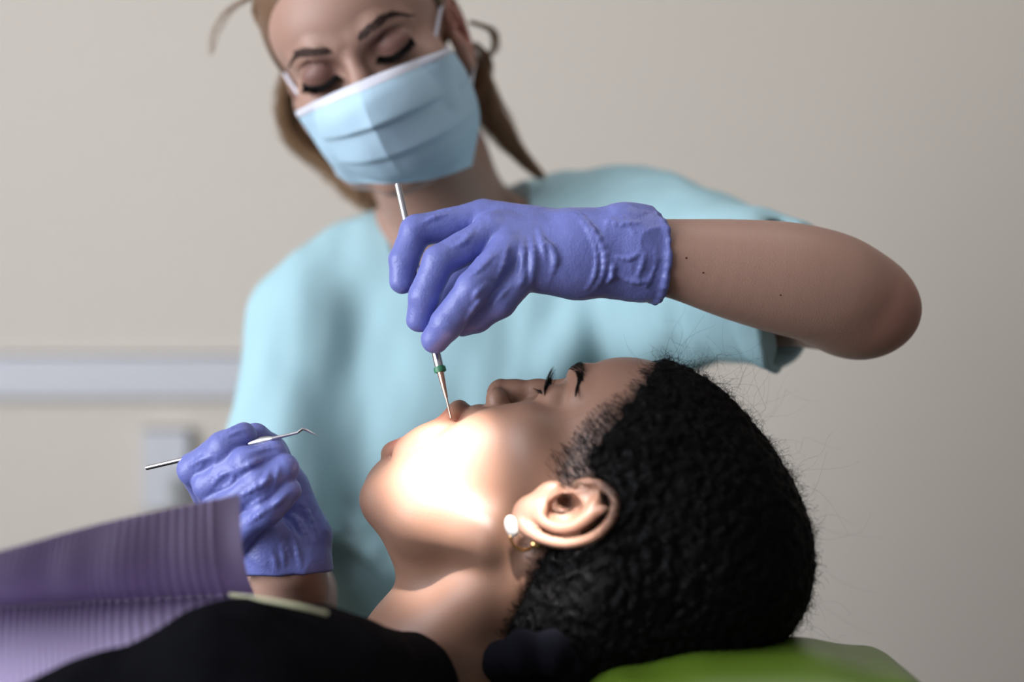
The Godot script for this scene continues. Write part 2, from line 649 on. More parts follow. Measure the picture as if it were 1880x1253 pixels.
# ---------------------------------------------------------------- dentist
func dentist_head(T: Transform3D) -> Field:
	var f := Field.new()
	f.unit = 1000.0
	f.cell = 2.4
	f.to_world = T
	skull(f)
	both_cones(f, [Vector3(50, -45, 2), Vector3(42, -68, 34), Vector3(16, -80, 66)], [15.0, 14.0, 13.0], 14.0)
	f.ell(Vector3(0, -80, 68), Vector3(20, 15, 17), 10.0)
	both(f, Vector3(34, -36, 52), Vector3(24, 34, 28), 18.0)
	f.ell(Vector3(0, -45, 70), Vector3(28, 24, 28), 12.0)
	f.ell(Vector3(0, -60, 34), Vector3(40, 28, 44), 16.0)
	eyes_and_nose(f, 0.0)
	# closed, downcast lids
	both(f, Vector3(31, 21, 71), Vector3(15.5, 10.5, 13.5), 3.0)
	both_cones(f, [Vector3(19, 28.5, 81), Vector3(31, 31.5, 83.5), Vector3(44, 28.5, 75)], [1.6, 1.8, 1.6], 2.0, 1)
	ear(f, 1.0, 0.45)
	ear(f, -1.0, 0.45)
	f.group(14.0)
	var inv := T.affine_inverse()
	f.chain([inv * P(752, 215, 1.225), inv * P(790, 310, 1.27), inv * P(832, 420, 1.305), inv * P(840, 520, 1.33)], [50.0, 50.0, 56.0, 70.0], 20.0)
	f.clip_lo = Vector3(-200, -230, -200)
	f.base = Color(0.42, 0.25, 0.19)
	f.stamp(Vector3(84, 10, -8), Vector3(16, 34, 26), Color(0.42, 0.17, 0.13), 0.5)
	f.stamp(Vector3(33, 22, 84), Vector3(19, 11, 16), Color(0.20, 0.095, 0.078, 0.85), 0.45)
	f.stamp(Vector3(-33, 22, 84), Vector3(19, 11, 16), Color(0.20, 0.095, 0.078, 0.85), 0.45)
	return f

func dentist_body() -> Field:
	var f := Field.new()
	f.cell = 0.0036
	# neck and chest inside the neckline
	f.chain([P(790, 310, 1.27), P(832, 420, 1.305), P(840, 520, 1.33)], [0.049, 0.055, 0.07], 0.02)
	f.ell(P(835, 520, 1.345), Vector3(0.125, 0.085, 0.085), 0.03)
	f.ell(P(845, 760, 1.38), Vector3(0.135, 0.15, 0.09), 0.04)
	# left arm: upper arm, elbow, forearm
	f.group(0.02)
	f.chain([P(960, 480, 1.34), P(1170, 445, 1.285)], [0.05, 0.055], 0.03)
	f.chain([P(1170, 445, 1.285), P(1400, 525, 1.13), P(1575, 566, 1.025)], [0.05, 0.044, 0.034], 0.02)
	f.group(0.022)
	f.limb([P(1070, 468, 0.967), P(1180, 471, 0.970), P(1245, 476, 0.974), P(1350, 495, 0.982), P(1450, 513, 0.99), P(1535, 533, 0.998), P(1590, 552, 1.004)],
		[0.021, 0.0235, 0.0265, 0.0338, 0.0385, 0.0380, 0.0305], 0.003)
	f.ell(P(1634, 574, 1.006), Vector3(0.0175, 0.0165, 0.019), 0.02)
	f.ell(P(1560, 590, 1.012), Vector3(0.03, 0.0165, 0.025), 0.02)
	# right arm, forearm coming forward under the glove
	f.group(0.02)
	f.chain([P(960, 480, 1.34), P(560, 590, 1.30), P(505, 1100, 1.24)], [0.045, 0.036, 0.036], 0.03)
	f.chain([P(505, 1110, 1.24), P(520, 1100, 1.08), P(531, 1085, 0.985), P(531, 1040, 0.962)], [0.041, 0.036, 0.0232, 0.021], 0.02)
	f.base = Color(0.42, 0.25, 0.19)
	f.stamp(P(1660, 590, 1.0), Vector3(0.045, 0.03, 0.05), Color(0.36, 0.16, 0.115, 0.7), 0.7)
	return f

# a fold of the material along the drawn line, found on the surface seen from the camera
func fold(f: Field, pts: Array, r: float, k: float, sink := 0.4, groove := false) -> void:
	var eye := Vector3(0, EYE, 0)
	var hits := []
	for q in pts:
		var dir := (P(q[0], q[1], 1.0) - eye).normalized()
		var h: Vector3 = f.hit(eye + dir * 0.6, dir, 1.2)
		if h.distance_to(eye) > 1.75:
			continue
		if hits.size() and absf(h.z - (hits[-1] as Vector3).z) > 0.35 * h.distance_to(hits[-1]) + 0.004:
			continue
		hits.append(h + dir * r * sink)
	if hits.size() < 2:
		return
	var radii := []
	for i in hits.size():
		radii.append(r * (0.15 if i == 0 or i == hits.size() - 1 else 1.0))
		if i == 0 or i == hits.size() - 1:
			var o: Vector3 = hits[i]
			hits[i] = o + (o - eye).normalized() * r * 0.85
	f.limb(hits, radii, k, 1 if groove else 0, 3)

func scrub_top() -> Field:
	var f := Field.new()
	f.cell = 0.0042
	f.ell(P(850, 560, 1.345), Vector3(0.15, 0.105, 0.10), 0.03)
	f.ell(P(850, 740, 1.365), Vector3(0.158, 0.16, 0.112), 0.05)
	f.ell(P(930, 760, 1.31), Vector3(0.075, 0.08, 0.065), 0.05)
	f.ell(P(720, 790, 1.31), Vector3(0.075, 0.08, 0.065), 0.05)
	f.ell(P(830, 1010, 1.38), Vector3(0.15, 0.2, 0.115), 0.06)
	f.ell(P(820, 1330, 1.40), Vector3(0.17, 0.17, 0.13), 0.06)
	# shoulders
	f.chain([P(905, 420, 1.335), P(1050, 425, 1.31), P(1178, 425, 1.285)], [0.045, 0.048, 0.05], 0.03)
	f.chain([P(770, 470, 1.335), P(660, 520, 1.32), P(565, 585, 1.305)], [0.045, 0.046, 0.05], 0.03)
	# cloth hanging from the raised arm to the side
	f.cone(P(1090, 570, 1.31), P(1240, 570, 1.25), 0.075, 0.05, 0.04)
	f.cone(P(1240, 572, 1.25), P(1340, 585, 1.18), 0.05, 0.036, 0.03)
	# left sleeve, open at the end
	f.group(0.03)
	f.limb([P(1178, 440, 1.285), P(1310, 492, 1.20), P(1425, 535, 1.115), P(1500, 570, 1.06)], [0.062, 0.060, 0.057, 0.057], 0.004)
	f.cone(P(1400, 520, 1.135), P(1560, 590, 1.03), 0.049, 0.055, 0.006, 1)
	f.cut(P(1455, 560, 1.095), Vector3(0.86, -0.1, 0.5), 0.003)
	# right sleeve, hanging
	f.group(0.03)
	f.limb([P(572, 590, 1.305), P(541, 720, 1.28), P(526, 850, 1.26), P(518, 980, 1.25)], [0.052, 0.050, 0.053, 0.053], 0.004)
	f.cut(P(520, 985, 1.25), Vector3(-0.05, -1, 0.1), 0.004)
	return f

func scrub_finish(f: Field) -> void:
	# broad folds of the cloth
	f.group(0.018)
	for q in [[[1190, 345], [1170, 390], [1150, 440], [1140, 500]], [[1075, 545], [1055, 610], [1030, 670], [1000, 720]], [[1225, 545], [1232, 600], [1240, 660]], [[1275, 560], [1285, 610], [1280, 662]], [[1335, 590], [1335, 630], [1325, 662]], [[1385, 605], [1392, 640], [1390, 662]],
			[[625, 950], [670, 985], [720, 1040], [750, 1080]], [[600, 905], [640, 930], [700, 945]], [[620, 1030], [655, 1060], [690, 1105]], [[1250, 370], [1215, 420], [1190, 470]]]:
		fold(f, q, 0.011, 0.014, 0.5)
	fold(f, [[1192, 352], [1205, 385], [1212, 420], [1210, 470]], 0.012, 0.014, 0.2)
	f.group(0.0)
	f.noise = FastNoiseLite.new()
	f.noise.seed = 4
	f.noise.frequency = 10.0
	f.noise.fractal_octaves = 2
	f.noise_scale = Vector3(1.3, 0.6, 1.0)
	f.noise_amp = 0.0055
	# the V of the neckline is cut right through; the chest shows in it
	f.neck_cut = true
	var seam := []
	for q in [[508, 572], [518, 620], [532, 665], [545, 700], [556, 745]]:
		var ray := (P(q[0], q[1], 1.0) - Vector3(0, EYE, 0)).normalized()
		seam.append(f.hit(Vector3(0, EYE, 0) + ray * 0.8, ray, 0.8))
	f.seam = seam
	f.cut_a = P(838, 375, 1.30)
	f.cut_b = P(835, 395, 1.24)
	f.cut_c = P(830, 400, 1.24)
	f.cut_d = P(800, 560, 1.215)

# ---------------------------------------------------------------- gloves
func glove_noise(f: Field, sd: int) -> void:
	f.noise = FastNoiseLite.new()
	f.noise.seed = sd
	f.noise.frequency = 45.0
	f.noise.fractal_octaves = 3
	f.noise_amp = 0.0006
	f.noise2 = FastNoiseLite.new()
	f.noise2.seed = sd + 40
	f.noise2.frequency = 24.0
	f.noise2.fractal_type = FastNoiseLite.FRACTAL_RIDGED
	f.noise2.fractal_octaves = 1
	f.noise2_amp = 0.0013

func left_glove() -> Field:
	var f := Field.new()
	f.cell = 0.0015
	var up := Vector3(0, 1, 0.1)
	# wrist and palm
	f.cone(P(1120, 464, 0.966), P(1060, 464, 0.964), 0.0225, 0.0215, 0.008, 0, up, 1.3)
	f.cone(P(1065, 428, 0.975), P(888, 400, 0.985), 0.0145, 0.0128, 0.012)
	f.cone(P(1065, 450, 0.966), P(905, 428, 0.965), 0.017, 0.0132, 0.012)
	f.cone(P(1065, 480, 0.960), P(932, 463, 0.952), 0.017, 0.013, 0.012)
	f.cone(P(1065, 505, 0.960), P(962, 503, 0.950), 0.0145, 0.0122, 0.012)
	# thumb, behind the instrument
	f.chain([P(1030, 440, 1.0), P(930, 470, 1.012), P(850, 520, 1.004), P(795, 580, 0.986)], [0.017, 0.014, 0.0115, 0.009], 0.006)
	# index, middle, ring, little
	f.chain([P(888, 400, 0.985), P(763, 425, 0.972), P(741, 478, 0.966), P(738, 517, 0.964)], [0.0125, 0.0108, 0.0100, 0.0086], 0.0028)
	f.chain([P(905, 428, 0.963), P(806, 480, 0.946), P(779, 545, 0.945), P(770, 586, 0.949)], [0.0128, 0.0110, 0.0103, 0.0090], 0.0026)
	f.chain([P(932, 463, 0.950), P(868, 530, 0.931), P(820, 595, 0.934), P(798, 624, 0.940)], [0.0128, 0.0113, 0.0106, 0.0092], 0.0026)
	f.chain([P(962, 503, 0.948), P(918, 556, 0.940), P(875, 585, 0.946), P(850, 597, 0.951)], [0.0118, 0.0100, 0.0092, 0.0080], 0.0026)
	# cuff: loose, puckered, with a rolled edge
	f.group(0.004)
	f.cone(P(1098, 464, 0.967), P(1150, 462, 0.968), 0.0228, 0.0252, 0.006, 0, up, 1.26)
	f.cone(P(1150, 462, 0.968), P(1196, 468, 0.970), 0.0252, 0.0246, 0.006, 0, up, 1.24)
	f.cone(P(1185, 468, 0.969), P(1212, 470, 0.97), 0.0246, 0.0240, 0.006, 0, up, 1.24)
	f.cut(P(1196, 472, 0.970), Vector3(1, 0.1, -0.36), 0.001)
	f.group(0.003)
	var ring := []
	var rr := []
	for i in 25:
		var an := TAU * i / 24.0
		ring.append(P(1196 - 4.0 * sin(an) + 25.0 * cos(an) + 3.0 * sin(3.0 * an), 470, 0.971) + Vector3(0, sin(an) * 0.0308 + 0.0006 * sin(5.0 * an), cos(an) * 0.0262))
		rr.append(0.0017)
	f.chain(ring, rr, 0.002)
	glove_noise(f, 3)
	f.crumpled = [[P(1165, 462, 0.955), 0.045, 1.0], [P(930, 440, 0.95), 0.045, 0.45]]
	return f

func z2(x: float, y: float) -> Array: return [680.0 + x / 3.241, 320.0 + y / 3.241]
func z3(x: float, y: float) -> Array: return [240.0 + x / 3.213, 720.0 + y / 3.213]

func left_glove_wrinkles(f: Field) -> void:
	f.group(0.0022)
	for q in [
		[[1210, 235], [1300, 330], [1345, 480], [1330, 610], [1280, 690]], [[1370, 200], [1450, 330], [1462, 450], [1440, 560], [1405, 650]], [[1450, 190], [1560, 270], [1625, 350], [1600, 450]], [[1500, 260], [1570, 350]],
		[[1625, 480], [1610, 560], [1560, 660]], [[1700, 430], [1690, 560], [1640, 660]], [[1240, 230], [1330, 340], [1390, 480], [1380, 600], [1330, 690]], [[1420, 200], [1520, 330], [1530, 430]], [[480, 215], [520, 330], [540, 420]], [[650, 280], [690, 380], [700, 470]], [[820, 420], [790, 540], [740, 640]], [[1000, 330], [1030, 430], [1040, 520]], [[300, 300], [380, 260], [460, 240]], [[480, 440], [560, 400], [620, 330]], [[590, 620], [660, 560], [740, 480]], [[1390, 280], [1500, 300], [1600, 290]], [[1480, 600], [1560, 640], [1660, 630]], [[1450, 490], [1540, 500], [1600, 470]],
		[[560, 185], [590, 280], [605, 400], [600, 470]], [[455, 200], [462, 270]], [[710, 260], [745, 340], [775, 420], [765, 500]], [[790, 250], [800, 330], [770, 440]], [[860, 300], [820, 420], [750, 560], [690, 660]],
		[[905, 380], [908, 480], [900, 570], [880, 650]], [[955, 370], [968, 470], [965, 570], [950, 660]], [[1040, 400], [1085, 460], [1100, 530], [1050, 660]], [[640, 210], [720, 250], [800, 300]], [[680, 190], [800, 225], [900, 260]],
		[[860, 680], [900, 640], [920, 560]], [[740, 780], [780, 720], [850, 660]], [[560, 880], [640, 760], [720, 640]], [[610, 750], [640, 700], [700, 640]]]:
		var pts := []
		for p in q: pts.append(z2(p[0], p[1]))
		fold(f, pts, 0.0012 if q[0][0] > 1150 else 0.0017, 0.0022, 0.25)

func right_glove() -> Field:
	var f := Field.new()
	f.cell = 0.0015
	# palm and heel
	var w := P(531, 1075, 0.972)
	f.cone(w, P(400, 930, 0.985), 0.021, 0.0125, 0.014)
	f.cone(w, P(418, 958, 0.984), 0.022, 0.0125, 0.014)
	f.cone(w, P(440, 985, 0.978), 0.022, 0.0125, 0.014)
	f.cone(w, P(462, 1010, 0.968), 0.022, 0.0125, 0.014)
	f.cone(P(500, 1040, 0.955), P(490, 985, 0.95), 0.018, 0.015, 0.012)
	f.cone(P(531, 1050, 0.967), P(531, 1090, 0.976), 0.0255, 0.025, 0.008)
	f.cone(P(555, 1030, 0.968), P(566, 985, 0.972), 0.0175, 0.0155, 0.012)
	# thumb, behind the instrument
	f.chain([P(566, 985, 0.974), P(531, 893, 0.978), P(496, 830, 0.970), P(470, 800, 0.957)], [0.0155, 0.0127, 0.0108, 0.0088], 0.005)
	# fingers from the knuckle hidden at the back, round to the tips
	f.chain([P(400, 930, 0.985), P(358, 862, 0.952), P(412, 823, 0.938), P(447, 801, 0.940)], [0.0125, 0.0114, 0.0112, 0.0090], 0.0026)
	f.chain([P(418, 958, 0.984), P(386, 890, 0.944), P(455, 850, 0.929), P(503, 834, 0.933)], [0.0125, 0.0114, 0.0107, 0.0090], 0.0026)
	f.chain([P(440, 985, 0.978), P(404, 936, 0.940), P(478, 888, 0.925), P(524, 860, 0.928)], [0.0125, 0.0114, 0.0107, 0.0090], 0.0026)
	f.chain([P(462, 1010, 0.968), P(432, 985, 0.940), P(490, 938, 0.926), P(530, 902, 0.928)], [0.0120, 0.0105, 0.0098, 0.0082], 0.0026)
	f.cut(P(531, 1057, 0.94), Vector3(0.05, -1, 0.12), 0.0015)
	glove_noise(f, 8)
	f.crumpled = [[P(510, 1010, 0.945), 0.04, 0.7], [P(450, 900, 0.93), 0.045, 0.5]]
	return f

func right_glove_wrinkles(f: Field) -> void:
	f.group(0.0022)
	for q in [
		[[540, 260], [600, 220], [680, 195]], [[560, 270], [630, 235], [690, 225]], [[350, 440], [420, 400], [480, 380]], [[390, 470], [430, 420]], [[480, 560], [540, 490], [610, 470]], [[500, 575], [590, 540], [610, 470]], [[620, 470], [700, 430], [780, 400]],
		[[700, 360], [780, 340], [860, 330]], [[640, 620], [740, 560], [860, 460]], [[680, 690], [760, 640], [840, 580]], [[840, 580], [860, 500], [880, 430]], [[760, 560], [800, 520], [820, 470]], [[690, 780], [760, 720], [830, 680]],
		[[830, 680], [880, 640], [930, 590]], [[850, 850], [920, 930], [960, 1010]], [[880, 780], [950, 860], [985, 960], [1000, 1040]], [[880, 900], [900, 970], [905, 1040]], [[820, 930], [850, 990], [860, 1045]],
		[[940, 720], [1000, 800], [1040, 900]], [[1000, 640], [1060, 760], [1090, 880]]]:
		var pts := []
		for p in q: pts.append(z3(p[0], p[1]))
		fold(f, pts, 0.0015, 0.0022, 0.2)
# ---------------------------------------------------------------- patient: hair and clothes
func patient_hair(T: Transform3D) -> Field:
	var f := Field.new()
	f.unit = 1000.0
	f.cell = 2.2
	f.to_world = T
	var inv := T.affine_inverse()
	f.ell(Vector3(0, 38, -14), Vector3(83, 92, 110), 10.0)
	f.ell(Vector3(0, 70, -50), Vector3(74, 62, 72), 20.0)
	f.ell(Vector3(0, 0, -62), Vector3(70, 66, 52), 20.0)
	f.ell(inv * P(985, 1150, 0.93), Vector3(42, 40, 45), 24.0)
	# the face, and the ears with the skin round them, stay free
	f.ell(Vector3(0, -5, 74), Vector3(95, 96, 94), 9.0, 1)
	both(f, Vector3(82, -2, 0), Vector3(26, 32, 27), 10.0, 1)
	both(f, Vector3(70, -60, 10), Vector3(40, 40, 42), 14.0, 1)
	f.noise = FastNoiseLite.new()
	f.noise.seed = 11
	f.noise.frequency = 0.11
	f.noise.fractal_octaves = 3
	f.noise_amp = 2.8
	return f

func patient_shirt() -> Field:
	var f := Field.new()
	f.cell = 0.005
	f.chain([P(745, 1325, 0.945), P(500, 1430, 0.945), P(0, 1570, 0.945), P(-500, 1700, 0.945)], [0.07, 0.10, 0.12, 0.13], 0.01, 0)
	# near shoulder and arm along the body
	f.chain([P(735, 1270, 0.86), P(580, 1292, 0.80), P(430, 1312, 0.765), P(200, 1405, 0.745), P(-150, 1520, 0.74)], [0.036, 0.050, 0.0555, 0.052, 0.050], 0.02)
	# far shoulder
	f.chain([P(620, 1290, 1.02), P(480, 1330, 1.10), P(300, 1420, 1.12)], [0.045, 0.05, 0.055], 0.025)
	f.noise = FastNoiseLite.new()
	f.noise.seed = 21
	f.noise.frequency = 12.0
	f.noise_amp = 0.005
	return f

# curls: thin coiled hairs laid over a surface, and loose ones standing off it
func curls(t: Tris, f: Field, count: int, seen_from: Vector3, length: float, stand: float, rad: float, coil: float, keep: Callable) -> void:
	var made := 0
	var tries := 0
	while made < count and tries < count * 40:
		tries += 1
		var k := rng.randi() % f.verts.size()
		var p := f.verts[k]
		var n := f.norms[k]
		if not keep.call(p, n):
			continue
		made += 1
		var along := (n.cross(Vector3(rng.randfn(), rng.randfn(), rng.randfn()))).normalized()
		var dir := (along * (1.0 - stand) + n * stand * rng.randf_range(0.5, 1.2)).normalized()
		var u := dir.cross(n).normalized()
		var w := dir.cross(u)
		var pts := PackedVector3Array()
		var radii := PackedFloat32Array()
		var turns := rng.randf_range(1.0, 2.6) if length < 0.03 else rng.randf_range(0.4, 1.6)
		var ph := rng.randf() * TAU
		var len2 := length * rng.randf_range(0.5, 1.3)
		var co := coil * rng.randf_range(0.5, 1.3)
		var q := p - n * 0.001
		var segs := 12 if length < 0.03 else 18
		if length < 0.03:
			dir = (dir - n * 0.06).normalized()
		var bend := Vector3(rng.randfn(), rng.randfn(), rng.randfn()) * (0.12 if length < 0.03 else 0.22)
		for s in segs + 1:
			var a := float(s) / segs
			pts.append(q + (u * cos(ph + a * turns * TAU) + w * sin(ph + a * turns * TAU)) * co * minf(1.0, a * 3.0))
			dir = (dir + bend / segs * 6.0).normalized()
			q += dir * len2 / segs
			if length < 0.03:
				dir = (dir - n * 0.02).normalized()
			radii.append(rad * (1.0 - 0.6 * a))
		t.tube(pts, radii, 3, false)

# a lock of long hair: many strands around a guide line
func lock(t: Tris, guide: Array, spread: Array, count: int, rad: float, cols: Array) -> void:
	var g := curve(guide, 6)
	var m := g.size()
	for s in count:
		var an := rng.randf() * TAU
		var rr := sqrt(rng.randf())
		var off := Vector3(cos(an), sin(an) * 0.3, sin(an)) * rr
		var wob := rng.randf() * TAU
		var pts := PackedVector3Array()
		var radii := PackedFloat32Array()
		var a0 := rng.randf_range(0.0, 0.06)
		var a1 := rng.randf_range(0.88, 1.0)
		for k in m:
			var a := float(k) / (m - 1)
			var sp := lerpf(spread[0], spread[1], a * 2.0) if a < 0.5 else lerpf(spread[1], spread[2], a * 2.0 - 1.0)
			var b := lerpf(a0, a1, a) * (m - 1)
			var i0 := mini(int(b), m - 2)
			pts.append(g[i0].lerp(g[i0 + 1], b - i0) + off * sp + Vector3(sin(wob + a * 6.0), cos(wob * 1.7 + a * 5.0), sin(wob * 0.6 + a * 7.0)) * sp * 0.3)
			radii.append(rad * (1.0 - 0.5 * a))
		var before := t.v.size()
		t.tube(pts, radii, 4, false)
		var c: Color = cols[rng.randi() % cols.size()]
		for k in t.v.size() - before:
			t.c.append(c)
# ---------------------------------------------------------------- face details
# hairs of a brow: short strands leaning along the line, standing on the skin
func brow_hairs(f: Field, T: Transform3D, line: Array, from: Vector3, count: int, half: float, length: float, rad: float) -> ArrayMesh:
	var t := Tris.new()
	var g := curve(line, 8)
	for s in count:
		var a := rng.randf()
		var b := a * (g.size() - 1)
		var i0 := mini(int(b), g.size() - 2)
		var along := (g[i0 + 1] - g[i0]).normalized()
		var p: Vector3 = g[i0].lerp(g[i0 + 1], b - i0)
		var width := half * (0.55 + 0.6 * sin(PI * minf(1.0, a * 1.25))) * (1.0 - 0.65 * maxf(0.0, a - 0.5) * 2.0)
		p.y += rng.randf_range(-1.0, 1.0) * width
		var h: Vector3 = f.hit(p - from * 40.0, from, 90.0)
		var dir := (along + Vector3(0, rng.randf_range(-0.15, 0.75) * (1.0 - a), 0) - from * 0.28).normalized()
		var pts := PackedVector3Array()
		for k in 4:
			var w := length * k / 3.0
			pts.append(T * (h + dir * w + from * (0.22 * w * w / length)))
		t.tube(pts, PackedFloat32Array([rad, rad, rad * 0.7, rad * 0.25]), 3, false)
	return t.mesh()

func lashes(T: Transform3D, line: Array, out: Vector3, curl: Vector3, count: int, length: float, rad: float, rim_mid := 0.0007, rim_end := 0.0003) -> ArrayMesh:
	var t := Tris.new()
	var g := curve(line, 8)
	for s in count:
		var a := (s + rng.randf()) / count
		var b := a * (g.size() - 1)
		var i0 := mini(int(b), g.size() - 2)
		var p: Vector3 = g[i0].lerp(g[i0 + 1], b - i0)
		var l := length * rng.randf_range(0.75, 1.1)
		var fan := Vector3((a - 0.5) * 0.9 * signf(p.x), 0, 0)
		var pts := PackedVector3Array()
		var radii := PackedFloat32Array()
		for k in 6:
			var w := k / 5.0
			pts.append(T * (p + (out + fan) * l * w + curl * l * w * w))
			radii.append(rad * (1.0 - 0.85 * w))
		t.tube(pts, radii, 3, false)
	var rim := PackedVector3Array()
	for q in g:
		rim.append(T * q)
	t.tube(rim, taper(g.size(), 0.0003, rim_mid, rim_end), 7)
	return t.mesh()

func ball(c: Vector3, r: Vector3, turn := Basis(), rings := 16) -> ArrayMesh:
	var t := Tris.new()
	var rows := []
	for a in rings + 1:
		var row := []
		for b in rings * 2:
			var th := PI * a / rings
			var ph := TAU * b / (rings * 2)
			row.append(c + turn * (Vector3(sin(th) * cos(ph), cos(th), sin(th) * sin(ph)) * r))
		rows.append(row)
	t.sheet(rows, true)
	for k in t.v.size():
		var q := turn.transposed() * (t.v[k] - c)
		t.n[k] = (turn * (q / (r * r))).normalized()
	return t.mesh()

# ---------------------------------------------------------------- mask
func mask_point(u: float, v: float, out := 0.0) -> Vector3:
	var cy := [6.0, -11.0, -33.0, -62.0, -84.0]
	var cz := [103.0, 118.0, 116.0, 106.0, 86.0]
	var sx := [66.0, 70.0, 71.0, 66.0, 48.0]
	var sy := [-2.0, -16.0, -36.0, -60.0, -84.0]
	var sz := [38.0, 32.0, 28.0, 30.0, 50.0]
	var b := clampf(v, 0.0, 1.0) * 4.0
	var i := mini(int(b), 3)
	var g := func(q: Array) -> float: return cubic_interpolate(q[i], q[i + 1], q[maxi(i - 1, 0)], q[mini(i + 2, 4)], b - i)
	var au := absf(u)
	var bulge := lerpf(2.3, 2.6, smoothstep(0.4, 1.0, v))
	var z: float = lerpf(g.call(cz), g.call(sz), pow(au, bulge)) + out + 6.5 * exp(-au * 5.0) * sin(PI * clampf(v * 1.05, 0.0, 1.0))
	# pleats: three soft steps, deepest between the middle and the sides
	var fade := 1.0 - 0.6 * au * au
	for k in [[0.44, 3.6], [0.68, 3.4], [0.88, 2.4]]:
		var s: float = (v - k[0]) / 0.2
		if s > -1.0 and s <= 0.0:
			z += k[1] * fade * pow(1.0 + s, 1.6)
		elif s > 0.0 and s < 0.16:
			z += k[1] * fade * (1.0 - smoothstep(0.0, 0.16, s))
	# crumples
	z += 1.1 * sin(u * 9.0 + v * 7.0) * sin(v * 11.0 - u * 4.0) * fade
	var narrow := 1.0 - (0.16 * v * v if u < 0.0 else 0.0)
	return Vector3(g.call(sx) * u * narrow, lerpf(g.call(cy), g.call(sy), au * au) - 13.0 * u * v * v, z)

# the mask lies on the face: where it would pass through the skin it is pushed out
func mask_on(f: Field, u: float, v: float, out: float) -> Vector3:
	var p := mask_point(u, v, out)
	for k in 4:
		var d := f.full(p)
		if d > 1.6 + out:
			break
		p += Vector3(signf(p.x) * minf(1.0, absf(p.x) / 50.0), -0.1, 0.8).normalized() * (1.7 + out - d)
	return p

func mask_panel(T: Transform3D, f: Field) -> ArrayMesh:
	var t := Tris.new()
	for side in [0.0, -0.6]:
		var rows := []
		for r in 61:
			var row := []
			for c in 81:
				row.append(T * mask_on(f, (c - 40) / 40.0 * (1.0 if side == 0.0 else -1.0), r / 60.0, side))
			rows.append(row)
		t.sheet(rows)
	return t.mesh()

# ---------------------------------------------------------------- bib
func bib_point(u: float, v: float) -> Vector3:
	# u from the far left to the free corner, v from the top edge over the crease down to the lower edge
	var top := [P(-260, 1080, 0.74), P(0, 1012, 0.755), P(200, 958, 0.775), P(440, 908, 0.80)]
	var mid := [P(-260, 1120, 0.80), P(0, 1112, 0.815), P(200, 1104, 0.835), P(467, 1092, 0.86)]
	var low := [P(-260, 1450, 0.73), P(0, 1300, 0.745), P(200, 1214, 0.77), P(480, 1140, 0.81)]
	var g := func(q: Array) -> Vector3:
		var b := clampf(u, 0.0, 1.0) * 3.0
		var i := mini(int(b), 2)
		var p1: Vector3 = q[i]
		return p1.cubic_interpolate(q[i + 1], q[maxi(i - 1, 0)], q[mini(i + 2, 3)], b - i)
	var a: Vector3 = g.call(top)
	var m: Vector3 = g.call(mid)
	var b2: Vector3 = g.call(low)
	if v < 0.55:
		var s := v / 0.55
		return a.lerp(m, s) + Vector3(0, -0.004, 0.010) * sin(PI * s) + Vector3(0, 0, -0.0015) * (sin(u * 17.0) + 0.7 * sin(u * 41.0 + 1.0)) * sin(PI * s)
	return m.lerp(b2, (v - 0.55) / 0.45) + Vector3(0, 0.002, 0.003) * sin(PI * (v - 0.55) / 0.45)

func bib_sheet() -> ArrayMesh:
	var t := Tris.new()
	var cols := 420
	for side in 2:
		var rows := []
		for r in 41:
			var row := []
			for c in cols + 1:
				var u := c / float(cols)
				var rib := sin(u * 48.0 * TAU) * 0.0004 if u < 0.885 else (0.0011 * exp(-pow((u - 0.905) / 0.006, 2.0)))
				var p := bib_point(u, r / 40.0)
				row.append(p + Vector3(0, 0.25, 1).normalized() * (rib - 0.0005 * side))
			if side == 1: row.reverse()
			rows.append(row)
		t.sheet(rows)
	return t.mesh()

# ---------------------------------------------------------------- instruments
func instrument(called: String, label: String, a: Vector3, b: Vector3, parts: Array) -> Node3D:
	var o := thing(called, a, label, "dental tool")
	var dir := (b - a).normalized()
	for q in parts:
		put(lathe(a, a + dir, q[1], 20), q[0], q[2], o)
	return o

func torus(c: Vector3, axis: Vector3, r: float, tube_r: float, from := 0.0, to := TAU, flat := 1.0) -> ArrayMesh:
	var t := Tris.new()
	var u := axis.cross(Vector3.UP if absf(axis.y) < 0.9 else Vector3.RIGHT).normalized()
	var w := axis.cross(u).normalized()
	var pts := PackedVector3Array()
	var radii := PackedFloat32Array()
	for k in 33:
		var an := lerpf(from, to, k / 32.0)
		pts.append(c + (u * cos(an) + w * sin(an)) * r)
		radii.append(tube_r)
	t.tube(pts, radii, 10, true, flat, axis)
	return t.mesh()
func run_all(fields: Array) -> void:
	var id := WorkerThreadPool.add_group_task(func(k: int) -> void: fields[k].build(), fields.size(), fields.size(), true)
	WorkerThreadPool.wait_for_group_task_completion(id)

func structure(m: Mesh, called: String, material: Material, label := "") -> MeshInstance3D:
	var o := put(m, called, material)
	o.set_meta("kind", "structure")
	if label: o.set_meta("label", label)
	return o

# distance to the soft edge of hair in front of the ear
func root_gap(q: Vector3) -> float:
	var a := Vector3(66.0 * signf(q.x), 14, 22)
	var ab := Vector3(62.0 * signf(q.x), 50, 38) - a
	return (q - a - ab * clampf((q - a).dot(ab) / ab.length_squared(), 0.0, 1.0)).length() - 12.0

func joined(f: Field) -> ArrayMesh:
	var t := Tris.new()
	t.add_field(f)
	return t.mesh()

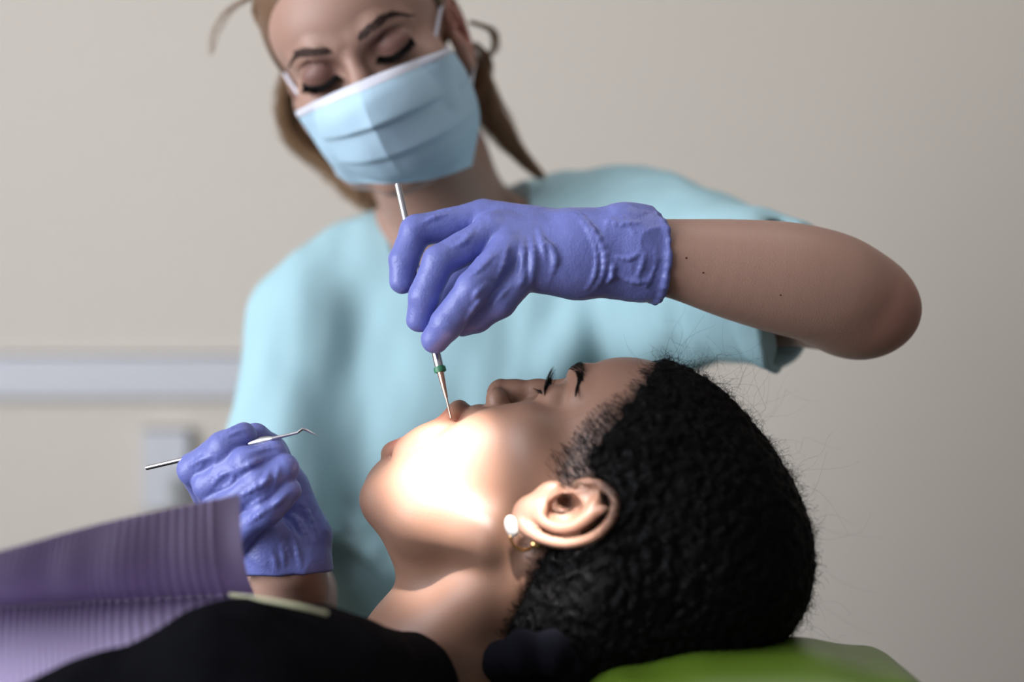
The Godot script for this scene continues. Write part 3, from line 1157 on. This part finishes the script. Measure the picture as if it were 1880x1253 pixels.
func _ready() -> void:
	rng.seed = 7
	# ---- camera, sky, lights, exposure
	var cam := Camera3D.new()
	cam.name = "camera"
	cam.position = Vector3(0, EYE, 0)
	cam.fov = 2.0 * rad_to_deg(atan(626.5 / FOCAL))
	add_child(cam)
	var lens := CameraAttributesPhysical.new()
	lens.exposure_aperture = 2.0
	lens.frustum_focal_length = 50.0
	lens.frustum_focus_distance = 0.95
	cam.attributes = lens
	var we := WorldEnvironment.new()
	we.name = "environment"
	var env := Environment.new()
	var sky := Sky.new()
	var air := ProceduralSkyMaterial.new()
	air.sky_top_color = Color(0.62, 0.72, 0.85)
	air.sky_horizon_color = Color(0.86, 0.88, 0.9)
	air.ground_horizon_color = Color(0.6, 0.6, 0.58)
	air.ground_bottom_color = Color(0.4, 0.4, 0.38)
	sky.sky_material = air
	env.background_mode = Environment.BG_SKY
	env.sky = sky
	env.background_energy_multiplier = 1.5
	env.tonemap_mode = Environment.TONE_MAPPER_LINEAR
	env.tonemap_exposure = 0.74
	env.sdfgi_enabled = true
	env.ssao_enabled = true
	env.ssil_enabled = true
	we.environment = env
	add_child(we)
	var day := AreaLight3D.new()
	day.name = "window_light"
	day.area_size = Vector2(2.4, 1.5)
	day.light_color = Color(0.95, 0.97, 1.0)
	day.light_energy = 13.0
	day.shadow_enabled = true
	day.position = Vector3(-2.08, 1.75, 0.35)
	day.rotation = Vector3(0, -PI / 2, 0)
	day.set("area_range", 12.0)
	add_child(day)

	# ---- room
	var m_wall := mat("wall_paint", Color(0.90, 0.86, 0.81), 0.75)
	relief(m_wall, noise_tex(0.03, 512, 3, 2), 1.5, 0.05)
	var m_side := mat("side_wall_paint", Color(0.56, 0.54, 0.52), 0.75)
	var m_white := mat("white_paint", Color(0.86, 0.86, 0.88), 0.45)
	var m_floor := mat("floor_vinyl", Color(0.36, 0.35, 0.34), 0.5)
	relief(m_floor, noise_tex(0.05, 512, 3, 5), 2.0, 0.03)
	var x0 := -2.1
	var x1 := 2.1
	var z0 := -2.3
	var z1 := 2.0
	var hgt := 2.7
	structure(box(Vector3(0, -0.05, -0.15), Vector3(4.4, 0.1, 4.5)), "floor", m_floor)
	structure(box(Vector3(0, hgt + 0.05, -0.15), Vector3(4.4, 0.1, 4.5)), "ceiling", m_white)
	structure(box(Vector3(0, hgt / 2, z0 - 0.05), Vector3(4.4, hgt, 0.1)), "wall_back", m_wall)
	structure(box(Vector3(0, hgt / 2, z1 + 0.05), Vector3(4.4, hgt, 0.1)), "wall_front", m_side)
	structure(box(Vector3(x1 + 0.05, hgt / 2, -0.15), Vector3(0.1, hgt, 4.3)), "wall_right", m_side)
	# left wall with its window opening
	var wl := Node3D.new()
	wl.name = "wall_left"
	wl.set_meta("kind", "structure")
	add_child(wl)
	var wz0 := -0.85
	var wz1 := 1.55
	put(box(Vector3(x0 - 0.05, 0.5, -0.15), Vector3(0.1, 1.0, 4.3)), "wall_panel", m_wall, wl)
	put(box(Vector3(x0 - 0.05, 2.6, -0.15), Vector3(0.1, 0.2, 4.3)), "wall_panel", m_wall, wl)
	put(box(Vector3(x0 - 0.05, 1.75, (z0 + wz0) / 2), Vector3(0.1, 1.5, wz0 - z0)), "wall_panel", m_wall, wl)
	put(box(Vector3(x0 - 0.05, 1.75, (z1 + wz1) / 2), Vector3(0.1, 1.5, z1 - wz1)), "wall_panel", m_wall, wl)
	var win := Node3D.new()
	win.name = "window_1"
	win.set_meta("kind", "structure")
	add_child(win)
	var m_glass := mat("window_glass", Color(1, 1, 1, 0.06), 0.02)
	m_glass.transparency = BaseMaterial3D.TRANSPARENCY_ALPHA
	for z in [wz0 + 0.03, 0.35, wz1 - 0.03]:
		put(box(Vector3(x0 - 0.05, 1.75, z), Vector3(0.06, 1.5, 0.06)), "window_frame", m_white, win)
	for y in [1.03, 2.47]:
		put(box(Vector3(x0 - 0.05, y, 0.35), Vector3(0.06, 0.06, 2.4)), "window_frame", m_white, win)
	for z in [-0.25, 0.95]:
		put(box(Vector3(x0 - 0.06, 1.75, z), Vector3(0.006, 1.4, 1.1)), "pane", m_glass, win)
	var rail_y := EYE - (692.0 - 626.5) * 2.27 / FOCAL
	structure(box(Vector3(-1.25, rail_y, z0 + 0.008), Vector3(1.9, 0.073, 0.016)), "trim_1", m_white, "white rail running along the beige wall")
	var wb := thing("wall_box", P(308, 950, 2.26), "pale grey box on the beige wall below the white rail, behind the gloved hand", "wall fitting")
	put(box(P(308, 862, 2.288), Vector3(0.078, 0.135, 0.022)), "housing", m_white, wb)
	put(box(P(322, 905, 2.272), Vector3(0.02, 0.05, 0.012)), "outlet", mat("outlet_grey", Color(0.72, 0.72, 0.71), 0.5), wb)

	# ---- materials
	var m_skin := mat("skin", Color.WHITE, 0.46)
	m_skin.vertex_color_use_as_albedo = true
	m_skin.subsurf_scatter_enabled = true
	m_skin.subsurf_scatter_strength = 0.07
	m_skin.metallic_specular = 0.42
	relief(m_skin, noise_tex(0.08, 512, 4, 3), 14.0, 0.012)
	var m_glove := mat("nitrile", Color(0.445, 0.475, 0.74), 0.40)
	relief(m_glove, noise_tex(0.05, 512, 4, 9), 16.0, 0.02)
	var m_scrub := mat("scrub_cotton", Color(0.675, 0.82, 0.85), 0.85)
	relief(m_scrub, noise_tex(0.2, 512, 2, 12), 20.0, 0.01)
	var m_mask := mat("mask_fleece", Color(0.74, 0.86, 0.93), 0.85)
	relief(m_mask, noise_tex(0.2, 512, 2, 13), 30.0, 0.008)
	m_mask.backlight_enabled = true
	m_mask.backlight = Color(0.2, 0.24, 0.27)
	var m_band := mat("mask_band", Color(0.86, 0.86, 0.9), 0.7)
	var m_brown := mat("brown_hair", Color.WHITE, 0.42)
	m_brown.vertex_color_use_as_albedo = true
	var m_black := mat("black_hair", Color(0.03, 0.028, 0.028), 0.55)
	m_black.metallic_specular = 0.18
	var m_dark := mat("dark_lash", Color(0.05, 0.04, 0.04), 0.5)
	m_dark.metallic_specular = 0.2
	var m_dbrow := mat("brow_brown", Color(0.27, 0.19, 0.16), 0.7)
	var m_shirt := mat("black_shirt", Color(0.055, 0.055, 0.068), 0.9)
	m_shirt.metallic_specular = 0.12
	relief(m_shirt, noise_tex(0.2, 512, 2, 14), 20.0, 0.01)
	var m_bib := mat("bib_paper", Color(0.72, 0.66, 0.80), 0.85)
	m_bib.backlight_enabled = true
	m_bib.backlight = Color(0.5, 0.44, 0.56)
	var m_green := mat("green_vinyl", Color(0.34, 0.44, 0.12), 0.4)
	relief(m_green, noise_tex(0.09, 512, 3, 15), 10.0, 0.012)
	var m_steel := mat("steel", Color(0.8, 0.79, 0.8), 0.2, 1.0)
	var m_warm_reflect := mat("warm_reflection_steel", Color(0.86, 0.66, 0.58), 0.22, 1.0)  # plain steel, with its warm reflections put into the base colour
	var m_ring := mat("green_ring", Color(0.22, 0.5, 0.36), 0.4)
	var m_gold := mat("gold", Color(0.93, 0.75, 0.5), 0.2, 1.0)
	var m_pearl := mat("pearl", Color(0.93, 0.9, 0.88), 0.2)
	var m_eye := mat("eye_white", Color(0.85, 0.82, 0.8), 0.15)
	var m_iris := mat("iris", Color(0.06, 0.035, 0.025), 0.1)

	# ---- the two people
	var TP := Transform3D(Basis(Vector3(-0.1978, 0.2305, 0.9527), Vector3(0.9085, 0.4081, 0.0899), Vector3(-0.3681, 0.8833, -0.2902)).orthonormalized().scaled(Vector3.ONE * 0.001), Vector3(0.0456, EYE - 0.1172, -0.9296))
	var TD := Transform3D(Basis(Vector3(0.9229, 0.35, 0.16), Vector3(-0.3828, 0.8732, 0.301), Vector3(-0.0345, -0.3395, 0.9403)).orthonormalized().scaled(Vector3.ONE * 0.001), Vector3(-0.1122, EYE + 0.2288, -1.19))
	var ph := patient_head(TP)
	var phair := patient_hair(TP)
	var pshirt := patient_shirt()
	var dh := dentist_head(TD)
	var db := dentist_body()
	var top := scrub_top()
	scrub_finish(top)
	var lg := left_glove()
	left_glove_wrinkles(lg)
	var rg := right_glove()
	right_glove_wrinkles(rg)
	var t0 := Time.get_ticks_msec()
	run_all([ph, phair, pshirt, dh, db, top, lg, rg])
	print("sculpted in ", Time.get_ticks_msec() - t0, " ms")

	# hair roots: short stubble darkens the skin where the hair begins
	ph.cols.resize(ph.verts.size())
	var to_head := TP.affine_inverse()
	for k in ph.verts.size():
		var q := to_head * ph.verts[k]
		if q.y > -70.0 and q.z < 80.0:
			var grain := rng.randf_range(0.35, 1.3)     # single hairs, not an even tint
			var side := root_gap(q) - 2.0
			ph.cols[k] = ph.cols[k].lerp(Color(0.02, 0.014, 0.012), minf(1.0, grain * maxf(smoothstep(6.0, -2.0, phair.full(q)), 0.75 * smoothstep(7.0, -9.0, side))))
	var patient := thing("person", Vector3(-0.1, 0.0, -0.93), "patient in a black top lying back with mouth wide open and black curly hair", "person")
	var skin := Tris.new()
	skin.add_field(ph)
	put(skin.mesh(), "body", m_skin, patient)
	var hair := Tris.new()
	hair.add_field(phair)
	var cam_at := Vector3(0, EYE, 0)
	curls(hair, phair, 13000, cam_at, 0.013, 0.03, 0.00017, 0.0016, func(p: Vector3, n: Vector3) -> bool: return n.dot(cam_at - p) > -0.25)
	curls(hair, phair, 120, cam_at, 0.05, 0.5, 0.00006, 0.005, func(p: Vector3, n: Vector3) -> bool: return absf(n.dot((cam_at - p).normalized())) < 0.35 and (n.y > 0.0 or n.x > 0.6))
	# a tuft of loose coils where the hair begins above the brow
	curls(hair, phair, 60, cam_at, 0.04, 0.55, 0.00007, 0.006, func(p: Vector3, n: Vector3) -> bool: return p.distance_to(P(1285, 690, 0.93)) < 0.03)
	# fine short hairs along the hairline, combed back
	var back := (TP.basis * Vector3(0, 0.35, -1)).normalized()
	var fuzz := 0
	while fuzz < 2200:
		var k := rng.randi() % ph.verts.size()
		var q := to_head * ph.verts[k]
		if q.z > 90.0 or q.y < -75.0 or ph.norms[k].dot(cam_at - ph.verts[k]) < -0.1:
			continue
		var dist := minf(phair.full(q), root_gap(q))
		if phair.full(q) < -1.0 or dist > rng.randf_range(0.0, 7.0):
			continue
		fuzz += 1
		var n := ph.norms[k]
		var dir := (back - n * n.dot(back) + Vector3(rng.randfn(), rng.randfn(), rng.randfn()) * 0.25).normalized()
		var pts := PackedVector3Array()
		for s in 5:
			pts.append(ph.verts[k] + dir * 0.0026 * s + n * 0.0006 * sin(s * 0.9))
		hair.tube(pts, PackedFloat32Array([0.00012, 0.00012, 0.0001, 0.00008, 0.00003]), 3, false)
	put(hair.mesh(), "hair", m_black, patient)
	# scrunchie at the nape
	var scr := Field.new()
	scr.cell = 0.0025
	var ring := []
	var rr := []
	for k in 17:
		var an := TAU * k / 16.0
		ring.append(P(985, 1222, 0.872) + Vector3(cos(an) * 0.022, sin(an) * 0.012, sin(an) * 0.018))
		rr.append(0.0105 + 0.0035 * sin(an * 7.0))
	scr.chain(ring, rr, 0.004)
	scr.build()
	var m_navy := mat("navy_cloth", Color(0.06, 0.06, 0.085), 0.9)
	m_navy.metallic_specular = 0.15
	put(joined(scr), "scrunchie", m_navy, patient)
	var tro := Field.new()
	tro.cell = 0.014
	for z in [-0.84, -1.03]:
		tro.limb([Vector3(-0.82, 0.66, z), Vector3(-1.2, 0.66, z), Vector3(-1.62, 0.62, z)], [0.1, 0.08, 0.06], 0.01)
	tro.build()
	put(joined(tro), "trousers", m_shirt, patient)
	put(joined(pshirt), "shirt", m_shirt, patient)
	for s in [1.0, -1.0]:
		var eb := put(ball(TP * Vector3(31 * s, 14.5, 69.5), Vector3.ONE * 0.0122), "eyeball", m_eye, patient)
		put(ball(TP * Vector3(31 * s, 16, 79.5), Vector3(0.0058, 0.0058, 0.0026), TP.basis.orthonormalized()), "iris", m_iris, eb)
		put(lashes(TP, [Vector3(19 * s, 15, 80), Vector3(26 * s, 17.2, 83.8), Vector3(33 * s, 17.4, 84), Vector3(40 * s, 16, 80), Vector3(45 * s, 13, 75)], Vector3(0, 0.1, 1.0), Vector3(0, 0.55, -0.1), 60, 11.0, 0.00026), "upper_lashes", m_dark, patient)
		put(lashes(TP, [Vector3(21 * s, 11.5, 79), Vector3(28 * s, 10.5, 82.5), Vector3(36 * s, 10.8, 82), Vector3(44 * s, 12.5, 76)], Vector3(0, -0.6, 0.7), Vector3(0, -0.3, 0.1), 34, 4.5, 0.00014), "lower_lashes", m_dark, patient)
		put(brow_hairs(ph, TP, [Vector3(12 * s, 31, 90), Vector3(24 * s, 36, 90), Vector3(38 * s, 39, 80), Vector3(50 * s, 34, 66)], Vector3(-0.25 * s, 0, -1).normalized(), 420, 3.6, 7.0, 0.00016), "eyebrow", m_dark, patient)
	var hoop := put(torus(P(962, 985, 0.868), Vector3(0.35, 0.1, 1).normalized(), 0.0085, 0.0011), "earring", m_gold, patient)
	put(ball(P(940, 967, 0.861), Vector3(0.0042, 0.0068, 0.0042), Basis(Vector3.FORWARD, -0.3)), "pearl", m_pearl, hoop)
	put(ball(P(984, 1000, 0.861), Vector3(0.0035, 0.003, 0.003)), "bead", m_gold, hoop)

	var dentist := thing("person_001", Vector3(-0.05, 0.0, -1.38), "dentist in a pale teal top, blue face mask and violet gloves bending over the patient", "person")
	var dskin := Tris.new()
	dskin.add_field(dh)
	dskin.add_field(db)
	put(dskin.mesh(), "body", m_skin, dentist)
	var m_mole := mat("mole_brown", Color(0.3, 0.18, 0.14), 0.7)
	for q in [[1260, 474, 0.0007], [1291, 501, 0.0006], [1433, 542, 0.0006]]:
		var ray := (P(q[0], q[1], 1.0) - Vector3(0, EYE, 0)).normalized()
		put(ball(db.hit(Vector3(0, EYE, 0) + ray * 0.7, ray, 0.6), Vector3(q[2], q[2], 0.0003), Basis(), 6), "mole", m_mole, dentist)
	put(joined(top), "scrub_top", m_scrub, dentist)
	put(joined(lg), "glove", m_glove, dentist, "violet glove pinching the upright instrument")
	put(joined(rg), "glove", m_glove, dentist, "violet glove holding the hooked probe")
	var leg := Field.new()
	leg.cell = 0.012
	for x in [-0.14, 0.04]:
		leg.limb([Vector3(x, 0.78, -1.39), Vector3(x, 0.45, -1.38), Vector3(x, 0.06, -1.40)], [0.1, 0.075, 0.06], 0.01)
	leg.build()
	put(joined(leg), "trousers", m_scrub, dentist)
	for x in [-0.14, 0.04]:
		put(ball(Vector3(x, 0.035, -1.37), Vector3(0.045, 0.034, 0.12)), "shoe", m_white, dentist)
	# mask with its band and loops
	var mk := Node3D.new()
	mk.name = "face_mask"
	dentist.add_child(mk)
	put(mask_panel(TD, dh), "panel", m_mask, mk)
	var band := Tris.new()
	var rows := []
	for r in 5:
		var row := []
		for c in 61:
			row.append(TD * mask_on(dh, (c - 30) / 30.0, r / 4.0 * 0.115, 0.5 + sin(r / 4.0 * PI) * 0.7))
		rows.append(row)
	band.sheet(rows)
	put(band.mesh(), "nose_band", m_band, mk)
	for s in [1.0, -1.0]:
		for q in [[Vector3(60 * s, 8, 46), Vector3(68 * s, 22, 25), Vector3(74 * s, 32, 4)], [Vector3(60 * s, -66, 38), Vector3(66 * s, -45, 18), Vector3(76 * s, -28, -8)]]:
			var tb := Tris.new()
			var pts := curve([TD * q[0], TD * q[1], TD * q[2]], 8)
			tb.tube(pts, taper(pts.size(), 0.0016, 0.0016, 0.0016), 8)
			put(tb.mesh(), "ear_loop", m_band, mk)
		put(brow_hairs(dh, TD, [Vector3(11 * s, 34, 92), Vector3(24 * s, 38, 90), Vector3(38 * s, 41, 80), Vector3(50 * s, 35, 66)], Vector3(-0.25 * s, 0, -1).normalized(), 300, 2.8, 7.5, 0.00025), "eyebrow", m_dbrow, dentist)
		put(lashes(TD, [Vector3(18 * s, 16, 80), Vector3(25 * s, 13, 83.5), Vector3(32 * s, 12, 84), Vector3(40 * s, 13.5, 80.5), Vector3(46.5 * s, 17.5, 74)], Vector3(0, -0.75, 0.6), Vector3(0, 0.25, 0.25), 100, 8.5, 0.0007, 0.0013, 0.0024), "eyelashes", m_dark, dentist)
	# hair: cap tied back, loose locks
	var cap := Field.new()
	cap.unit = 1000.0
	cap.cell = 4.0
	cap.to_world = TD
	cap.ell(Vector3(0, 50, -14), Vector3(80, 84, 98), 8.0)
	cap.ell(Vector3(0, -6, 78), Vector3(100, 93, 92), 6.0, 1)
	both(cap, Vector3(84, -10, 6), Vector3(24, 40, 26), 6.0, 1)
	cap.ell(Vector3(0, 10, -104), Vector3(26, 28, 26), 14.0)
	cap.build()
	var dhair := Tris.new()
	dhair.add_field(cap)
	for k in dhair.v.size():
		dhair.c.append(Color(0.16, 0.085, 0.045))
	var tones := [Color(0.30, 0.17, 0.09), Color(0.40, 0.24, 0.13), Color(0.22, 0.12, 0.06), Color(0.48, 0.31, 0.18)]
	lock(dhair, [P(560, 130, 1.25), P(545, 200, 1.28), P(570, 260, 1.30), P(640, 320, 1.31), P(668, 372, 1.31)], [0.012, 0.022, 0.014], 420, 0.0004, tones)
	lock(dhair, [P(580, 150, 1.29), P(600, 250, 1.32), P(650, 330, 1.33), P(690, 385, 1.33)], [0.02, 0.024, 0.012], 420, 0.0004, tones)
	lock(dhair, [P(530, 120, 1.24), P(515, 190, 1.26), P(535, 250, 1.28), P(600, 300, 1.29)], [0.004, 0.008, 0.004], 60, 0.0003, tones)
	lock(dhair, [P(850, 90, 1.24), P(885, 160, 1.25), P(905, 215, 1.26), P(945, 275, 1.27), P(995, 328, 1.275)], [0.008, 0.015, 0.005], 300, 0.0004, tones)
	lock(dhair, [P(862, 40, 1.22), P(902, 55, 1.225), P(908, 90, 1.23), P(880, 110, 1.235)], [0.002, 0.004, 0.003], 50, 0.00025, tones)
	lock(dhair, [P(872, 80, 1.23), P(895, 110, 1.235), P(888, 160, 1.24), P(880, 190, 1.245)], [0.003, 0.005, 0.004], 90, 0.0003, tones)
	lock(dhair, [P(470, -10, 1.17), P(420, 20, 1.165), P(395, 60, 1.165), P(388, 105, 1.17)], [0.003, 0.004, 0.003], 16, 0.0002, tones)
	lock(dhair, [P(488, -20, 1.16), P(476, 20, 1.165), P(490, 60, 1.17)], [0.006, 0.006, 0.003], 120, 0.0004, tones)
	put(dhair.mesh(), "hair", m_brown, dentist)

	# ---- things
	var bib := thing("dental_bib", P(200, 1130, 0.70), "lilac ribbed paper bib lying over the patient's chest", "bib")
	put(bib_sheet(), "sheet", m_bib, bib)
	var st := Tris.new()
	var sp := curve([P(425, 1093, 0.80), P(480, 1101, 0.77), P(545, 1113, 0.76), P(600, 1127, 0.765)], 6)
	st.tube(sp, taper(sp.size(), 0.0012, 0.0012, 0.0012), 8, true, 1.7, Vector3(0, 0.3, 1))
	put(st.mesh(), "neck_strap", mat("strap_cream", Color(0.74, 0.73, 0.60), 0.7), bib)

	var a1 := P(730, 338, 0.982)
	var b1 := P(828, 768, 0.938)
	var l1 := a1.distance_to(b1)
	instrument("endodontic_plugger", "upright slim steel instrument with green ring touching the patient's lips", a1, b1, [
		["handle", [[0.0, 0.0016], [0.001, 0.0023], [l1 * 0.70, 0.0025], [l1 * 0.73, 0.0031], [l1 * 0.79, 0.0031]], m_steel],
		["colour_ring", [[l1 * 0.788, 0.003], [l1 * 0.792, 0.0041], [l1 * 0.808, 0.0041], [l1 * 0.812, 0.003]], m_ring],
		["shank", [[l1 * 0.80, 0.0024], [l1 * 0.83, 0.0022], [l1 * 0.915, 0.0012], [l1 * 0.92, 0.00075], [l1 * 1.0, 0.0005]], m_warm_reflect]])
	var a2 := P(268, 860, 0.955)
	var b2 := P(500, 806, 0.933)
	var l2 := a2.distance_to(b2)
	var probe := instrument("dental_probe", "slim steel probe with hooked tip held across the gloved fingers", a2, b2, [
		["handle", [[0.0, 0.0012], [0.0008, 0.0016], [l2 * 0.78, 0.0016], [l2 * 0.80, 0.0026], [l2 * 0.83, 0.0029], [l2 * 0.93, 0.0028], [l2 * 0.97, 0.0024], [l2 * 1.0, 0.0015]], m_steel]])
	var hk := Tris.new()
	var hp := PackedVector3Array([P(499, 806, 0.933), P(530, 799, 0.932), P(546, 795, 0.931), P(551, 791, 0.931), P(556, 788, 0.931), P(564, 791, 0.931), P(586, 802, 0.931)])
	hk.tube(hp, PackedFloat32Array([0.0013, 0.0010, 0.0009, 0.0010, 0.0010, 0.0009, 0.0001]), 12)
	put(hk.mesh(), "hooked_tip", m_steel, probe)

	# dental chair: head rest, stem, back rest, seat and foot
	var chair := thing("dental_chair", Vector3(0.15, 0, -0.93), "dental chair with glossy green padded head rest under the patient's head", "chair")
	var hr := Field.new()
	hr.cell = 0.004
	var hc := P(1384, 1214, 0.865)
	hr.slab(hc + Vector3(0, -0.07, 0), Vector3(0.104, 0.07, 0.07), 0.028)
	hr.slab(hc + Vector3(0, -0.07, 0), Vector3(0.06, 0.073, 0.05), 0.03, 0.03)
	hr.build()
	put(joined(hr), "head_rest", m_green, chair)
	var m_grey := mat("chair_grey", Color(0.3, 0.3, 0.31), 0.4)
	put(lathe(Vector3(0.15, hc.y - 0.12, -0.93), Vector3(0.0, 0.7, -0.93), [[0.0, 0.018], [0.3, 0.018]], 16), "stem", m_grey, chair)
	var bk := Field.new()
	bk.cell = 0.012
	bk.chain([Vector3(0.0, 0.72, -0.93), Vector3(-0.75, 0.42, -0.93)], [0.06, 0.07], 0.02)
	bk.chain([Vector3(0.0, 0.78, -0.80), Vector3(-0.75, 0.50, -0.75)], [0.05, 0.06], 0.05)
	bk.chain([Vector3(0.0, 0.78, -1.06), Vector3(-0.75, 0.50, -1.11)], [0.05, 0.06], 0.05)
	bk.chain([Vector3(-0.75, 0.50, -0.93), Vector3(-1.6, 0.46, -0.93)], [0.13, 0.10], 0.05)
	bk.build()
	put(joined(bk), "back_rest", m_green, chair)
	put(lathe(Vector3(-0.9, 0.0, -0.93), Vector3(-0.9, 1.0, -0.93), [[0.0, 0.3], [0.03, 0.3], [0.05, 0.12], [0.45, 0.1]], 32), "foot", m_grey, chair)

	# unseen ceiling panel, added as soft fill light from above
	var panel := thing("added_ceiling_fill", Vector3(0.5, hgt, -0.9), "square white ceiling panel added above the dentist as fill light", "lamp")
	put(box(Vector3(0.5, hgt - 0.015, -0.9), Vector3(0.66, 0.03, 0.66)), "frame", m_white, panel)
	var m_panel := mat("fill_diffuser", Color(0.9, 0.9, 0.9), 0.6)
	m_panel.emission_enabled = true
	m_panel.emission = Color(1, 0.98, 0.95)
	m_panel.emission_energy_multiplier = 1.0
	put(box(Vector3(0.5, hgt - 0.032, -0.9), Vector3(0.6, 0.006, 0.6)), "diffuser", m_panel, panel)
	var down := AreaLight3D.new()
	down.name = "fill_light"
	down.area_size = Vector2(0.6, 0.6)
	down.light_color = Color(1, 0.98, 0.95)
	down.light_energy = 0.3
	down.shadow_enabled = true
	panel.add_child(down)
	down.position = Vector3(0, -0.04, 0)
	down.rotation = Vector3(-PI / 2, 0, 0)

	# dental lamp above the patient's chest, out of the frame: a row of small lamps, each with its own beam
	var row := [P(780, 800, 0.905), P(812, 848, 0.885), P(1022, 962, 0.866), P(1022, 1066, 0.868)]
	var strength := [8.0, 8.0, 2.2, 7.0]
	var mid: Vector3 = P(880, 915, 0.88)
	var back_dir := Vector3(-0.12, 0.86, 0.50).normalized()
	var lamp_at := mid + back_dir * 0.8
	var lamp := thing("dental_lamp", lamp_at, "white dental operating lamp with a row of bulbs above the patient", "lamp")
	var across: Vector3 = (row[3] - row[0] as Vector3)
	across = (across - back_dir * back_dir.dot(across)).normalized()
	var body := Field.new()
	body.cell = 0.006
	body.cone(lamp_at + across * 0.1 + back_dir * 0.05, lamp_at - across * 0.1 + back_dir * 0.05, 0.05, 0.05)
	body.cut(lamp_at + back_dir * 0.02, -back_dir, 0.004)
	body.build()
	put(joined(body), "housing", m_white, lamp)
	var m_bulb := mat("lamp_led", Color(1, 1, 1), 0.4)
	m_bulb.emission_enabled = true
	m_bulb.emission = Color(1, 0.97, 0.92)
	m_bulb.emission_energy_multiplier = 3.0
	for k in 4:
		var at: Vector3 = lamp_at + across * (k - 1.5) * 0.042
		put(ball(at + back_dir * 0.012, Vector3.ONE * 0.014), "lamp_bulb", m_bulb, lamp)
		var spot := SpotLight3D.new()
		spot.name = "lamp_beam"
		spot.light_color = Color(1, 0.98, 0.97)
		spot.light_energy = strength[k]
		spot.spot_angle = [3.0, 3.2, 2.3, 2.4][k]
		spot.spot_angle_attenuation = 0.85
		spot.spot_range = 4.0
		spot.spot_attenuation = 2.0
		spot.light_size = 0.015
		spot.shadow_enabled = true
		lamp.add_child(spot, true)
		spot.look_at_from_position(at - back_dir * 0.006, row[k], Vector3.UP)
	var arm := Tris.new()
	var ap := curve([lamp_at + back_dir * 0.09, lamp_at + Vector3(-0.1, 0.3, 0.3), lamp_at + Vector3(-0.3, 0.5, 0.4), Vector3(lamp_at.x - 0.4, hgt, lamp_at.z + 0.5)], 6)
	arm.tube(ap, taper(ap.size(), 0.014, 0.018, 0.02), 10)
	put(arm.mesh(), "arm", m_white, lamp)
